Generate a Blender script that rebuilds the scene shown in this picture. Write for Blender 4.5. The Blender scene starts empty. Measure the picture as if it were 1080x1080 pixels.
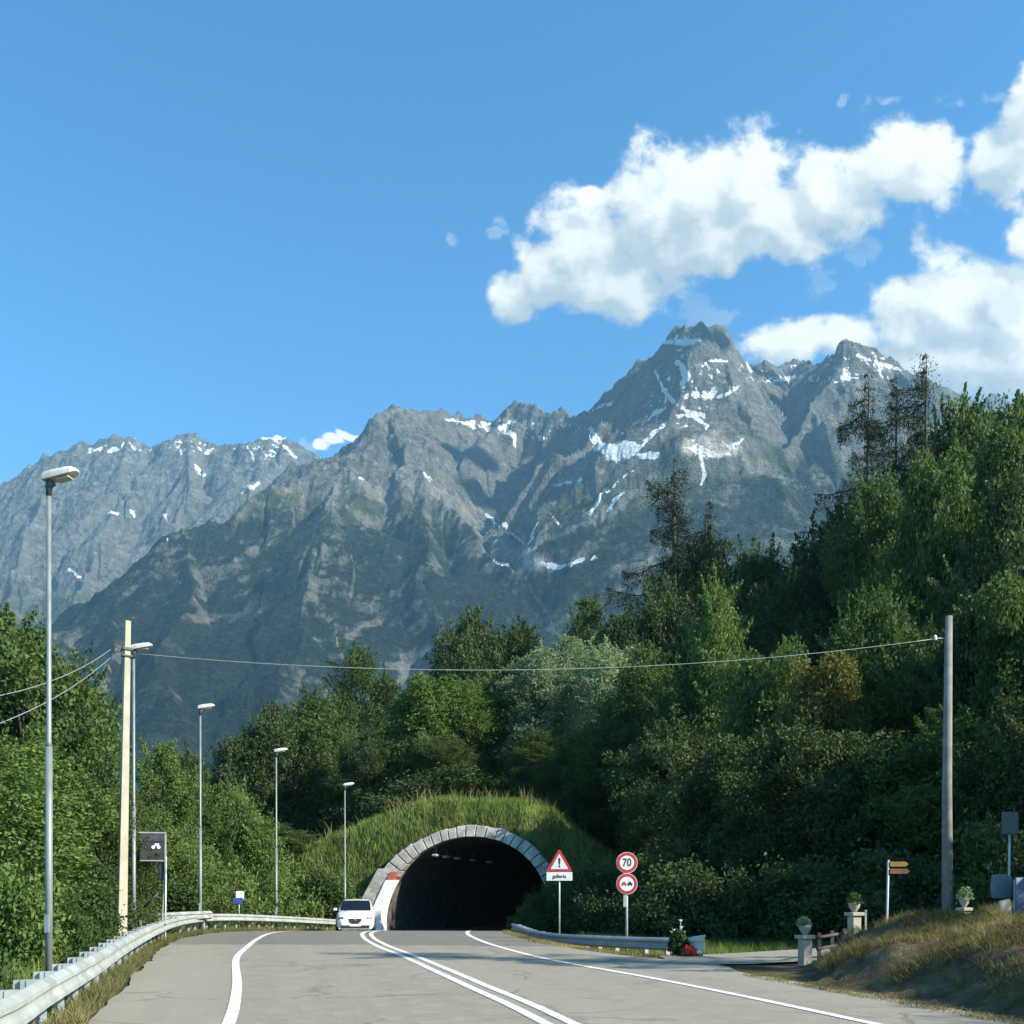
import bpy, bmesh, math, random
import numpy as np
from mathutils import Vector, Matrix
C = bpy.context.scene.collection
R = math.radians
# ------------------------------------------------------------------ camera, sky, sun, exposure
F = 1120.0; HOR = 940.0; CZ = 1.5           # focal length in photo pixels, horizon row, eye height
cam = bpy.data.cameras.new("camera"); camo = bpy.data.objects.new("camera", cam); C.objects.link(camo)
cam.sensor_width = 36; cam.lens = 36*F/1080; cam.shift_y = (HOR-540)/1080
cam.clip_start = 0.1; cam.clip_end = 60000
camo.location = (0, 0, CZ); camo.rotation_euler = (R(90), 0, 0)
bpy.context.scene.camera = camo
SUN_AZ = Vector((0.915, -0.405)).normalized(); SUN_EL = R(32)
SUN = Vector((SUN_AZ.x*math.cos(SUN_EL), SUN_AZ.y*math.cos(SUN_EL), math.sin(SUN_EL)))
sl = bpy.data.lights.new("sun", 'SUN'); sl.energy = 5.0; sl.angle = R(0.5); sl.color = (1, 0.93, 0.82)
so = bpy.data.objects.new("sun", sl); C.objects.link(so); so.rotation_euler = SUN.to_track_quat('Z', 'Y').to_euler()
bpy.context.scene.view_settings.view_transform = 'Standard'
bpy.context.scene.view_settings.look = 'None'
bpy.context.scene.view_settings.exposure = 0.95

class NT:
    """small helper to write node trees as expressions"""
    def __init__(s, tree): s.t = tree; s.N = tree.nodes; s.L = tree.links
    def new(s, typ, **kw):
        n = s.N.new(typ)
        for k, v in kw.items(): setattr(n, k, v)
        return n
    def put(s, sock, v):
        if hasattr(v, 'is_output') or isinstance(v, bpy.types.NodeSocket): s.L.new(v, sock)
        elif v is not None: sock.default_value = v
    def m(s, op, a, b=None, c=None, clamp=False):
        n = s.new('ShaderNodeMath', operation=op); n.use_clamp = clamp
        for i, v in enumerate((a, b, c)):
            if v is not None: s.put(n.inputs[i], v)
        return n.outputs[0]
    def v(s, op, a, b=None, c=None, scale=None):
        n = s.new('ShaderNodeVectorMath', operation=op)
        for i, q in enumerate((a, b, c)):
            if q is not None: s.put(n.inputs[i], q)
        if scale is not None: s.put(n.inputs['Scale'], scale)
        return n.outputs['Value'] if op in ('LENGTH', 'DOT_PRODUCT', 'DISTANCE') else n.outputs[0]
    def noise(s, vec, scale, detail=4, rough=0.5, out='Fac', dist=0, dim='3D'):
        n = s.new('ShaderNodeTexNoise'); n.noise_dimensions = dim
        if vec is not None: s.L.new(vec, n.inputs['Vector'])
        n.inputs['Scale'].default_value = scale; n.inputs['Detail'].default_value = detail
        n.inputs['Roughness'].default_value = rough; n.inputs['Distortion'].default_value = dist
        return n.outputs[out]
    def mix(s, f, a, b, mode='MIX'):
        n = s.new('ShaderNodeMix', data_type='RGBA', blend_type=mode)
        s.put(n.inputs[0], f); s.put(n.inputs[6], a); s.put(n.inputs[7], b)
        return n.outputs[2]
    def ramp(s, v, lo, hi, a=0.0, b=1.0, smooth=True):
        n = s.new('ShaderNodeMapRange'); n.interpolation_type = 'SMOOTHSTEP' if smooth else 'LINEAR'
        s.put(n.inputs[0], v)
        for i, q in enumerate((lo, hi, a, b)): s.put(n.inputs[i+1], q)
        return n.outputs[0]
    def sep(s, v):
        n = s.new('ShaderNodeSeparateXYZ'); s.L.new(v, n.inputs[0]); return n.outputs
    def comb(s, x, y, z=0.0):
        n = s.new('ShaderNodeCombineXYZ')
        for i, q in enumerate((x, y, z)): s.put(n.inputs[i], q)
        return n.outputs[0]

w = bpy.data.worlds.new("World"); bpy.context.scene.world = w; w.use_nodes = True
w.node_tree.nodes.clear()
W = NT(w.node_tree)
sky = W.new('ShaderNodeTexSky', sky_type='NISHITA'); sky.sun_disc = False
sky.sun_elevation = SUN_EL; sky.sun_rotation = math.atan2(SUN_AZ.x, SUN_AZ.y)
sky.altitude = 600; sky.air_density = 1.0; sky.dust_density = 0.6; sky.ozone_density = 1.6
# clouds: soft puffs of billowing noise standing at fixed directions of the sky
# (each: centre azimuth/elevation and size, given as 1/1120 of a radian-like tangent unit)
PUFFS = [(548,308,42,26),(575,292,45,40),(612,262,52,58),(625,215,26,16),(650,300,62,44),(692,222,56,66),(740,205,62,60),(790,195,52,58),
         (735,262,70,45),(815,230,60,48),(872,205,60,42),(940,178,66,46),(985,172,40,40),(962,200,50,22),
         (1004,330,78,62),(955,345,48,34),(905,355,38,26),(845,362,60,26),(1060,335,66,52),(1000,382,120,34),(1085,380,70,52),
         (1085,250,32,26),(342,475,10,4),(356,470,12,5),(370,462,11,6),(1068,165,46,44),(1092,110,34,46)]
WISPS = [(1012,108,30,12,1),(945,108,20,12,1),(895,105,13,7,1),(1050,100,26,12,1),(506,246,12,6,.5),(520,232,12,6,.5),(872,278,48,28,1),(742,326,26,18,.8),(330,478,10,6,1),(1000,205,30,18,.8)]
def cloud_group():
    g = bpy.data.node_groups.new("cloud_density", 'ShaderNodeTree')
    g.interface.new_socket("P", in_out='INPUT', socket_type='NodeSocketVector')
    g.interface.new_socket("D", in_out='OUTPUT', socket_type='NodeSocketFloat')
    n = NT(g); gi = n.new('NodeGroupInput'); go = n.new('NodeGroupOutput')
    p0 = gi.outputs[0]
    w1 = n.v('SUBTRACT', n.noise(p0, 14, 2, .5, 'Color'), (.5,.5,.5))
    p = n.v('MULTIPLY_ADD', w1, (.05,.05,0), p0)
    def blob(cx, cy, rx, ry):
        cu, cv, ru, rv = (cx-540)/F, (HOR-cy)/F, rx/F, ry/F
        q = n.v('MULTIPLY_ADD', p, (1/ru, 1/rv, 0), (-cu/ru, -cv/rv, 0))
        return n.v('LENGTH', q)
    acc = None
    for (cx, cy, rx, ry) in PUFFS:
        r = blob(cx, cy, rx, ry)
        acc = r if acc is None else n.m('SMOOTH_MIN', acc, r, 0.28)
    fb = n.noise(p0, 20, 8, .56)
    fine = n.noise(p0, 60, 5, .6)
    d = n.m('SUBTRACT', 1.12, acc)
    d = n.m('MULTIPLY_ADD', n.m('SUBTRACT', fb, .5), 2.0, d)
    d = n.m('MULTIPLY_ADD', n.m('SUBTRACT', fine, .5), .45, d)
    accw = None
    for (cx, cy, rx, ry, s) in WISPS:
        e = n.m('MULTIPLY', n.m('SUBTRACT', 1.15, blob(cx, cy, rx, ry)), .22*s, clamp=False)
        accw = e if accw is None else n.m('MAXIMUM', accw, e)
    wd = n.m('ADD', accw, n.m('MULTIPLY', n.m('SUBTRACT', fb, .545), 2.2))
    wd = n.m('MINIMUM', wd, .10)
    d = n.m('MAXIMUM', d, wd)
    g.links.new(d, go.inputs[0])
    return g
cg = cloud_group()
dirn = W.new('ShaderNodeTexCoord').outputs['Generated']
sx, sy, sz = W.sep(dirn)
ys = W.m('MAXIMUM', sy, .05)
uv = W.comb(W.m('DIVIDE', sx, ys), W.m('DIVIDE', sz, ys))
def dens(vec):
    gn = W.new('ShaderNodeGroup'); gn.node_tree = cg; W.L.new(vec, gn.inputs[0]); return gn.outputs[0]
D0 = dens(uv)
D1 = dens(W.v('ADD', uv, (.016, .024, 0)))
D2 = dens(W.v('ADD', uv, (.03, .065, 0)))
alpha = W.m('MULTIPLY', W.ramp(D0, -.04, .44), W.ramp(sy, .05, .15))
lit = W.ramp(W.m('SUBTRACT', D0, D1), -.35, .55)
deep = W.ramp(D2, -.3, .7, 1.0, 0.0)
shade = W.m('ADD', W.m('MULTIPLY', lit, .62), W.m('MULTIPLY', deep, .38))
ccol = W.mix(shade, (2.9, 3.45, 3.75, 1), (6.5, 6.6, 6.1, 1))
zen = W.ramp(sz, 0.0, .65)
skyc = W.mix(1.0, sky.outputs[0], W.mix(zen, (.78, 1.40, 1.50, 1), (.42, 1.08, 1.40, 1)), 'MULTIPLY')
col = W.mix(alpha, skyc, ccol)
bg = W.new('ShaderNodeBackground'); W.L.new(col, bg.inputs[0]); bg.inputs[1].default_value = 0.095
bg0 = W.new('ShaderNodeBackground'); W.L.new(skyc, bg0.inputs[0]); bg0.inputs[1].default_value = 0.095
# the cloud nodes are only worked out in the parts of the sky that hold cloud (both sides give the same clear sky elsewhere)
su, sv, _z = W.sep(uv)
def inbox(x0, y0, x1, y1):
    a = W.m('COMPARE', su, (x0+x1)/2/F-540/F, (x1-x0)/2/F); b = W.m('COMPARE', sv, HOR/F-(y0+y1)/2/F, (y1-y0)/2/F)
    return W.m('MULTIPLY', a, b)
mask = inbox(470, 60, 1160, 450)
for bx in ((160, 360, 230, 405), (315, 440, 395, 500)): mask = W.m('MAXIMUM', mask, inbox(*bx))
mask = W.m('MULTIPLY', mask, W.m('GREATER_THAN', sy, .06))
mxs = W.new('ShaderNodeMixShader'); W.L.new(mask, mxs.inputs[0]); W.L.new(bg0.outputs[0], mxs.inputs[1]); W.L.new(bg.outputs[0], mxs.inputs[2])
wo = W.new('ShaderNodeOutputWorld'); W.L.new(mxs.outputs[0], wo.inputs[0])

# ------------------------------------------------------------------ helpers
def PX(px, py, Y): return Vector(((px-540)/F*Y, Y, CZ+(HOR-py)/F*Y))
def tag(o, label=None, cat=None, group=None, kind=None):
    for k, v in (('label', label), ('category', cat), ('group', group), ('kind', kind)):
        if v: o[k] = v
    return o
def empty(name, loc=(0,0,0), rz=0, label=None, cat=None, group=None):
    o = bpy.data.objects.new(name, None); C.objects.link(o); o.location = loc; o.rotation_euler = (0,0,rz)
    o.empty_display_size = .2
    return tag(o, label, cat, group)
def mesh_np(name, V, Q, mat=None, parent=None, smooth=False, attrs=None, tri=False):
    """fast mesh from numpy arrays; Q is (n,4) or (n,3)"""
    V = np.asarray(V, dtype=np.float32); Q = np.asarray(Q, dtype=np.int32)
    me = bpy.data.meshes.new(name); k = Q.shape[1]
    me.vertices.add(len(V)); me.vertices.foreach_set('co', V.ravel())
    me.loops.add(Q.size); me.loops.foreach_set('vertex_index', Q.ravel())
    me.polygons.add(len(Q)); me.polygons.foreach_set('loop_start', np.arange(0, Q.size, k, dtype=np.int32))
    if smooth: me.polygons.foreach_set('use_smooth', np.ones(len(Q), dtype=bool))
    me.update(calc_edges=True)
    if attrs:
        for an, av in attrs.items():
            a = me.attributes.new(an, 'FLOAT', 'POINT'); a.data.foreach_set('value', np.asarray(av, dtype=np.float32).ravel())
    if mat: me.materials.append(mat)
    o = bpy.data.objects.new(name, me); C.objects.link(o)
    if parent: o.parent = parent
    return o
def grid_faces(nr, nc):
    i = np.arange(nr-1)[:, None]*nc + np.arange(nc-1)[None, :]
    return np.stack([i, i+1, i+nc+1, i+nc], -1).reshape(-1, 4)
# value noise in numpy
_rt = np.random.RandomState(7).rand(256, 256).astype(np.float64)
def vn(x, y):
    xi = np.floor(x).astype(int); yi = np.floor(y).astype(int); fx = x-xi; fy = y-yi
    fx = fx*fx*fx*(fx*(fx*6-15)+10); fy = fy*fy*fy*(fy*(fy*6-15)+10)
    a = _rt[xi & 255, yi & 255]; b = _rt[(xi+1) & 255, yi & 255]; c = _rt[xi & 255, (yi+1) & 255]; d = _rt[(xi+1) & 255, (yi+1) & 255]
    return (a*(1-fx)+b*fx)*(1-fy)+(c*(1-fx)+d*fx)*fy
def fbm(x, y, o=5, g=.5, lac=2.03):
    s = 0; a = 1; t = 0
    for i in range(o):
        s = s+a*vn(x+17.3*i, y-9.1*i); t += a; a *= g; x = x*lac; y = y*lac
    return s/t
def ridged(x, y, o=5, g=.5, lac=2.07):
    s = 0; a = 1; t = 0
    for i in range(o):
        n = 1-np.abs(2*vn(x+31.7*i, y+11.9*i)-1); s = s+a*n*n; t += a; a *= g; x = x*lac; y = y*lac
    return s/t
def sstep(x, a, b):
    t = np.clip((x-a)/(b-a), 0, 1); return t*t*(3-2*t)

def mat_new(name, base=(.5,.5,.5), rough=.7, metal=0.0, spec=.5):
    m = bpy.data.materials.new(name); m.use_nodes = True
    n = NT(m.node_tree); b = m.node_tree.nodes['Principled BSDF']
    b.inputs['Base Color'].default_value = (*base, 1); b.inputs['Roughness'].default_value = rough
    b.inputs['Metallic'].default_value = metal; b.inputs['Specular IOR Level'].default_value = spec
    return m, n, b
def bump(n, b, h, strength=.3, dist=.05):
    bp = n.new('ShaderNodeBump'); bp.inputs['Strength'].default_value = strength; bp.inputs['Distance'].default_value = dist
    n.L.new(h, bp.inputs['Height']); n.L.new(bp.outputs[0], b.inputs['Normal'])
def weathered(name, base, rough=.6, metal=0.0, var=.25, scale=3, spec=.5, dirt=None, bs=.15, dcov=.6):
    """plain material with uneven tone, dirt blotches and a little bump"""
    m, n, b = mat_new(name, base, rough, metal, spec)
    p = n.new('ShaderNodeTexCoord').outputs['Object']
    a = n.noise(p, scale, 6, .6)
    lo = tuple(c*(1-var) for c in base); hi = tuple(min(1, c*(1+var)) for c in base)
    col = n.mix(n.ramp(a, .3, .7), (*lo, 1), (*hi, 1))
    if dirt:
        col = n.mix(n.ramp(n.noise(p, scale*2.3, 7, .65), dcov, dcov+.15), col, (*dirt, 1))
    n.L.new(col, b.inputs['Base Color'])
    n.L.new(n.ramp(a, .2, .8, max(.05, rough-.12), min(1, rough+.12)), b.inputs['Roughness'])
    bump(n, b, n.noise(p, scale*12, 4, .6), bs, .01)
    return m
HAZE = 5e-5
# ------------------------------------------------------------------ mountains (kilometres away, real relief)
def ridge(pts, k=.85, A=55, fr=210., kn=None, wid=1.0):
    P = np.array([tuple(PX(*p)) for p in pts]); return dict(P=P, k=k, A=A, fr=fr)
CREST = [(386,470,4500),(400,440,4620),(415,428,4720),(440,426,4900),(470,432,5120),(500,438,5320),(528,441,5480),(545,425,5420),(560,424,5320),(580,430,5180),(605,436,5000),(622,431,4880),
  (640,415,4780),(658,400,4680),(672,382,4600),(690,376,4500),(700,360,4420),(712,352,4360),(722,345,4320),(733,351,4330),(742,350,4345),(755,363,4450),(772,372,4600),(790,383,4760),(815,386,4950),(835,391,5000),(865,384,4680),(885,376,4480),(903,367,4320),(925,374,4380),(955,392,4500),(1000,412,4650),(1080,452,4900),(1250,520,5000)]
RIDGES_MAIN = [
  ridge(CREST, 1.2, 120, 190),
  ridge([(386,470,4500),(362,482,4400),(345,484,4300),(320,500,4200),(296,512,4100),(268,523,4000),(236,543,3900),(205,556,3800),(180,580,3700),(150,606,3600),(120,626,3500),(62,663,3300),(-10,700,3150),(-120,760,2900)], .95, 60, 170),
  ridge([(200,556,3800),(192,640,3250),(175,740,2650)], .8, 50, 150),
  ridge([(120,626,3500),(100,700,3000),(80,780,2500)], .8, 50, 150),
  ridge([(370,478,4450),(352,520,4000),(335,560,3650),(318,620,3250),(300,680,2900),(285,760,2500)], .8, 45, 160),
  ridge([(400,440,4620),(430,490,4300),(470,530,4000),(510,570,3700),(545,610,3450),(575,650,3200),(600,690,2950)], 1.15, 40, 150),
  ridge([(440,520,4100),(445,600,3500),(450,680,2950)], .85, 40, 140),
  ridge([(545,425,5420),(525,455,4980),(508,462,4760),(496,482,4560)], 1.35, 60, 150),
  ridge([(605,436,5000),(622,455,4660),(632,480,4400),(640,520,4150)], 1.35, 60, 150),
  ridge([(690,376,4500),(668,420,4300),(664,452,4180)], 1.5, 50, 130),
  ridge([(720,348,4320),(716,390,4200),(708,430,4100),(696,474,3980),(672,505,3850),(690,540,3650),(704,580,3420),(712,610,3250)], 1.45, 60, 130),
  ridge([(745,352,4350),(762,400,4200),(778,440,4080),(792,475,3950)], 1.4, 50, 130),
  ridge([(903,367,4320),(882,405,4200),(860,440,4080),(832,468,3900),(800,510,3680),(784,550,3450),(775,590,3250)], 1.25, 45, 170),
  ridge([(955,392,4500),(950,460,4200),(930,540,3800),(910,600,3450)], 1.0, 45, 160),
  ridge([(300,480,4700),(352,478,4560),(386,470,4500)],1.2,50,170),
  ridge([(1080,452,4900),(1070,560,4000)], .7, 45, 160),
]
RIDGES_LEFT = [
  ridge([(-260,600,7000),(-120,560,7000),(-40,535,7000),(0,516,7000),(22,500,7000),(48,484,7000),(62,474,7000),(85,463,7000),(100,467,7000),(125,465,7000),(141,458,7000),(160,470,7000),(178,466,7000),(190,456,7000),(208,458,7000),(222,466,7000),(245,466,7000),(262,468,7000),(274,458,7000),(292,456,7000),(305,460,7000),(322,472,7000),(345,490,6900),(420,520,6800)], 1.15, 80, 200),
  ridge([(62,474,7000),(40,540,6300),(20,600,5700),(0,660,5200),(-20,760,4300)], 1.0, 60, 180),
  ridge([(141,458,7000),(130,510,6500),(112,560,6000),(90,620,5500),(70,680,5000),(60,760,4300)], 1.0, 60, 180),
  ridge([(200,456,7000),(205,500,6600),(185,550,6150),(165,600,5700),(140,680,5000)], 1.0, 60, 170),
  ridge([(292,456,7000),(278,490,6700),(255,520,6400),(235,560,6000)], .95, 60, 160),
]
def tents(X, Y, ridges, wx, wy):
    H = np.full(X.shape, -600.0)
    Xw = X+wx; Yw = Y+wy
    for ri, r in enumerate(ridges):
        P = r['P']; s0 = ri*1000.0
        best = np.full(X.shape, -1e9); bs = np.zeros(X.shape); bd = np.zeros(X.shape)
        for a, b in zip(P[:-1], P[1:]):
            d = b-a; L2 = d[0]**2+d[1]**2; L = math.sqrt(L2)
            tt = ((Xw-a[0])*d[0]+(Yw-a[1])*d[1])/L2; tc = np.clip(tt, 0, 1)
            dx = Xw-(a[0]+tc*d[0]); dy = Yw-(a[1]+tc*d[1]); dist = np.sqrt(dx*dx+dy*dy)
            h = a[2]+tc*d[2]-r['k']*dist*(1.12-.12*np.clip(dist/900, 0, 1))
            m = h > best
            best = np.where(m, h, best); bs = np.where(m, s0+tc*L, bs); bd = np.where(m, dist, bd)
            s0 += L
        gul = ridged(bs/r['fr']+ri*7.7, bd/900.+3, 4, .55)-.45
        best = best+r['A']*gul*np.clip(bd/160, .05, 1.5)*1.6
        H = np.maximum(H, best)
    return H
def heights(X, Y, ridges, seed, floor):
    wx = (fbm(X/420.+seed, Y/420., 4)-.5)*190; wy = (fbm(X/420.+50+seed, Y/420.+9, 4)-.5)*190
    # keep the crest line itself where it is: warp grows away from it
    H0 = tents(X, Y, ridges[:1], 0*X, 0*X); H = tents(X, Y, ridges, wx, wy)
    H = np.maximum(H, H0)
    if floor is not None: fl = np.interp(Y+wx, floor[0], floor[1])+wy*.6-1500*sstep(-X/Y, .06, .42); H = np.where(H > fl, H, fl)+0*H
    up = np.clip((H-200)/1200, .15, 1)
    H = H+(ridged(X/260.+seed, Y/260., 6, .55)-.5)*85*up+(fbm(X/60., Y/60.+seed, 5, .6)-.5)*34*up
    jag = (ridged(X/70.+2*seed, Y/70., 4, .6)-.5)*26*sstep(H, 1500, 2600)
    return H+jag
def near_stroke(px, py, pts, wd):
    """1 inside a stroke of half width wd (photo-pixel units at that distance) along pts"""
    best = np.full(px.shape, 9.0)
    for (a, b) in zip(pts[:-1], pts[1:]):
        ax, ay = a[0], a[1]; dx, dy = b[0]-ax, b[1]-ay; L2 = max(dx*dx+dy*dy, 1e-6)
        wa = a[2] if len(a) > 2 else wd; wb = b[2] if len(b) > 2 else wd
        t = np.clip(((px-ax)*dx+(py-ay)*dy)/L2, 0, 1)
        d = np.hypot(px-ax-t*dx, py-ay-t*dy)/(wa+(wb-wa)*t)
        best = np.minimum(best, d)
    return best
SNOW = [[(622,452,2),(630,470,6),(645,478,9),(662,474,8),(674,470,3)],[(676,480,4),(690,482,5),(698,480,2)],
  [(674,470,2),(690,456,2),(700,448,1.5)],[(690,390,1.5),(700,408,2),(712,425,2),(728,438,2.2),(745,450,1.5)],
  [(702,360,3),(722,362,3),(738,358,2)],[(716,385,4),(724,398,4),(718,405,2)],[(742,384,2),(768,380,1.5)],[(756,418,2),(778,410,2)],
  [(810,403,1.6),(840,398,1.8),(858,400,1)],[(905,375,1.5),(935,385,2),(950,392,1.5)],[(785,380,1.5),(792,392,2)],
  [(640,516,1.2),(622,542,2.0)],[(668,497,1.2),(640,520,1)],[(656,522,2),(640,540,1.6)],[(582,512,1.2),(600,508,1.5),(612,504,1.5)],
  [(524,545,.8),(538,560,1.),(552,573,1.2)],[(512,543,1.2),(535,562,1)],[(568,550,1),(556,574,1.2)],
  [(572,594,3),(590,598,2),(612,592,1.5),(628,590,2)],[(722,470,1.6),(738,478,2),(744,500,2),(738,514,1)],[(770,472,3),(784,462,1)],
  [(470,442,1.2),(500,447,1.8)],[(510,447,2.5),(520,450,2.5)],[(530,452,4),(545,462,3.5)],[(560,460,1),(575,462,1.5)],
  [(620,433,1),(646,425,1)],[(590,556,1),(578,540,1)],[(520,591,1),(534,596,2)],
  [(275,459,3),(290,462,4.5),(300,460,2)],[(300,470,1.5),(310,482,1.8)],[(206,490,2),(215,500,2)],[(95,474,2),(104,475,1.6)],[(112,476,2.4),(122,474,2.4)],[(140,462,1.2),(150,463,1)],
  [(250,520,1.6),(262,514,3),(275,510,1.5)],[(262,470,1),(268,486,1)],[(115,541,1.5),(124,543,1.2)],[(138,541,3),(141,546,2)],[(173,543,2),(175,549,1)],[(75,600,1.8),(88,612,1.2)],[(176,568,1),(178,572,1)],[(187,470,1),(193,478,1)],[(226,472,1),(218,478,1.4)],
  [(885,372,1),(893,380,1)],[(448,500,1),(456,507,1)],[(378,504,1.5),(384,505,1.5)]]
FLECK = [[(722,360,16),(740,400,26),(728,440,22)],[(790,392,18),(850,395,16),(930,385,22)],[(480,442,8),(560,455,14),(620,455,12)],[(700,400,14),(690,440,14)],[(740,470,18),(770,470,16)],[(100,470,7),(200,470,9),(290,465,12)],[(285,480,10),(300,475,10)]]
GLACIAL = [[(556,585,9),(566,592,10),(560,596,8)],[(720,470,10),(755,468,13),(775,475,8)],[(628,470,5),(650,482,6)]]   # pale pinkish scree
SCREE = [[(556,580,4),(548,560,2),(530,548,2)],[(556,580,4),(572,560,2),(590,545,2)],[(556,580,4),(600,560,3),(640,545,3)],[(556,582,8),(545,592,9),(575,594,8)],[(430,500,14),(500,545,12),(545,590,9)],[(690,500,5),(640,545,6),(600,560,4),(560,575,4)],[(345,530,10),(365,500,9),(400,520,8)],[(905,400,6),(915,430,4)],[(430,700,13),(455,680,8)],[(370,668,7),(400,655,4)],[(100,745,12),(112,700,7)],[(420,720,9),(436,690,6)],[(650,600,3),(690,590,3)]]
VEG = [[(800,560,55),(860,520,45),(900,600,60)],[(700,640,70),(780,640,60)]]
def build_mountain(name, ridges, u0, u1, nu, Y0, Y1, ny, seed, snow_rng, floor):
    u = np.linspace(u0, u1, nu); Y = Y0+(Y1-Y0)*np.linspace(0, 1, ny)**.92
    U, YY = np.meshgrid(u, Y); XX = U*YY
    H = heights(XX, YY, ridges, seed, floor)
    gx = np.gradient(H, axis=1)/np.gradient(XX, axis=1)
    gy = np.gradient(H, axis=0)/np.gradient(YY, axis=0); slope = np.hypot(gx, gy)
    px = 540+F*U; py = HOR-F*(H-CZ)/YY
    # snow lies where these fields are, spread unevenly by noise and never on the far side of the crest
    nz = (fbm(XX/38., YY/38., 5, .65)-.5)*2.2; nz2 = (fbm(XX/15., YY/15.+5, 3, .7)-.5)*1.2
    best = np.full(px.shape, 9.0)
    jx = (fbm(XX/60.+9, H/60., 4, .6)-.5)*8; jy = (fbm(XX/60., H/60.+9, 4, .6)-.5)*8
    for s in SNOW: best = np.minimum(best, near_stroke(px+jx, py+jy, s, 2))
    snow = np.clip(1.25-best, -1, 1)
    # old snow caught in hollows high up
    Hs = H-(np.roll(H, 3, 0)+np.roll(H, -3, 0)+np.roll(H, 3, 1)+np.roll(H, -3, 1))/4
    hi = sstep(H+nz*120, snow_rng[0], snow_rng[1])
    fl = np.full(px.shape, 9.0)
    for s in FLECK: fl = np.minimum(fl, near_stroke(px, py, s, 20))
    snow = np.maximum(snow, hi*sstep(-Hs+nz*5+nz2*4, 5.5, 9)*1.6-1)
    fleck = sstep(1.2-fl, 0, .6)*sstep(Hs*-1+4, -6, 8)
    def area(strokes, q=.45):
        b = np.full(px.shape, 9.0)
        for s in strokes: b = np.minimum(b, near_stroke(px+jx*1.6, py+jy*1.6, s, 5))
        return sstep(1.2-b+nz*q, 0, .9)
    gl = area(GLACIAL); sc = area(SCREE, 1.3); ve = area(VEG)
    V = np.stack([XX, YY, H], -1).reshape(-1, 3)
    o = mesh_np(name, V, grid_faces(ny, nu), MTN, smooth=True, attrs=dict(snow=snow, fleck=fleck, glac=gl, scree=sc, veg=ve, slope=slope))
    tag(o, kind='structure'); return o
def mountain_material():
    m, n, b = mat_new("mountain_rock_and_forest", rough=.92, spec=.15)
    geo = n.new('ShaderNodeNewGeometry'); p = geo.outputs['Position']
    def at(nm): a = n.new('ShaderNodeAttribute'); a.attribute_name = nm; return a.outputs['Fac']
    z = n.sep(p)[2]
    big = n.noise(p, 1/900, 6, .6); mid = n.noise(p, 1/160, 8, .68); fine = n.noise(p, 1/35, 8, .7)
    strat = n.noise(n.v('MULTIPLY', p, (1/260., 1/260., 1/38.)), 1.0, 7, .7)
    rock = n.mix(n.ramp(mid, .32, .68), (.072, .075, .064, 1), (.19, .19, .16, 1))
    rock = n.mix(n.ramp(strat, .42, .62), rock, (.13, .122, .098, 1))
    rock = n.mix(n.ramp(fine, .52, .72), rock, (.30, .30, .26, 1))
    rock = n.mix(n.ramp(fine, .48, .30), rock, (.04, .04, .044, 1))
    meadow = n.mix(n.ramp(mid, .4, .65), (.055, .070, .034, 1), (.115, .12, .07, 1))
    wood = n.mix(n.ramp(fine, .35, .7), (.012, .020, .012, 1), (.036, .050, .028, 1))
    wood = n.mix(n.ramp(mid, .56, .72), wood, (.055, .066, .04, 1))
    treetx = n.noise(p, 1/13, 3, .6)
    wood = n.mix(n.ramp(treetx, .40, .62), (.005, .011, .006, 1), wood)
    # heights of the tree line and grass line wobble
    zz = n.m('MULTIPLY_ADD', n.m('SUBTRACT', big, .5), 1100, z)
    zz = n.m('MULTIPLY_ADD', n.m('SUBTRACT', mid, .5), 900, zz)
    zz = n.m('MULTIPLY_ADD', at('slope'), 110, zz)
    zz = n.m('MULTIPLY_ADD', at('veg'), -500, zz)
    col = n.mix(n.ramp(zz, 1550, 1850), meadow, rock)
    col = n.mix(n.ramp(zz, 1300, 1600), wood, col)
    cliff = n.m('MULTIPLY', n.ramp(at('slope'), 1.0, 1.5), n.ramp(mid, .47, .60))
    col = n.mix(n.m('MULTIPLY', cliff, .75), col, rock)
    pale = n.mix(n.ramp(fine, .3, .7), (.17, .16, .14, 1), (.34, .32, .28, 1))
    col = n.mix(n.m('MULTIPLY', at('scree'), .62), col, pale)
    col = n.mix(n.m('MULTIPLY', at('glac'), n.ramp(fine, .3, .6, .35, .8)), col, (.62, .52, .44, 1))
    sn = n.noise(n.v('MULTIPLY', p, (1/42., 1/42., 1/60.)), 1.0, 7, .68); sn2 = n.noise(n.v('MULTIPLY', p, (1/75., 1/75., 1/48.)), 1.0, 7, .72)
    s1 = n.m('MULTIPLY_ADD', n.m('SUBTRACT', sn, .5), 2.6, at('snow'))
    s2 = n.m('MULTIPLY_ADD', at('fleck'), .452, n.m('SUBTRACT', sn2, .94))
    s1 = n.m('MAXIMUM', n.ramp(s1, .22, .36), n.ramp(s2, .0, .025))
    col = n.mix(s1, col, (.78, .78, .78, 1))
    n.L.new(col, b.inputs['Base Color'])
    h = n.m('ADD', n.m('MULTIPLY', n.noise(p, 1/70, 9, .66), 85), n.m('MULTIPLY', strat, 26))
    bp = n.new('ShaderNodeBump'); bp.inputs['Strength'].default_value = .8; bp.inputs['Distance'].default_value = 1.0
    h = n.m('ADD', h, n.m('MULTIPLY', treetx, 16)); n.L.new(h, bp.inputs['Height']); n.L.new(bp.outputs[0], b.inputs['Normal'])
    return m
MTN = mountain_material()
build_mountain("mountain", RIDGES_MAIN, -.68, .68, 1350, 1500, 5900, 540, 3.1, (1950, 2500), ([1400,1900,2600,3200,3700,4300,4700,9000],[-100,60,420,830,1120,1270,1350,1350]))
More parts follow.
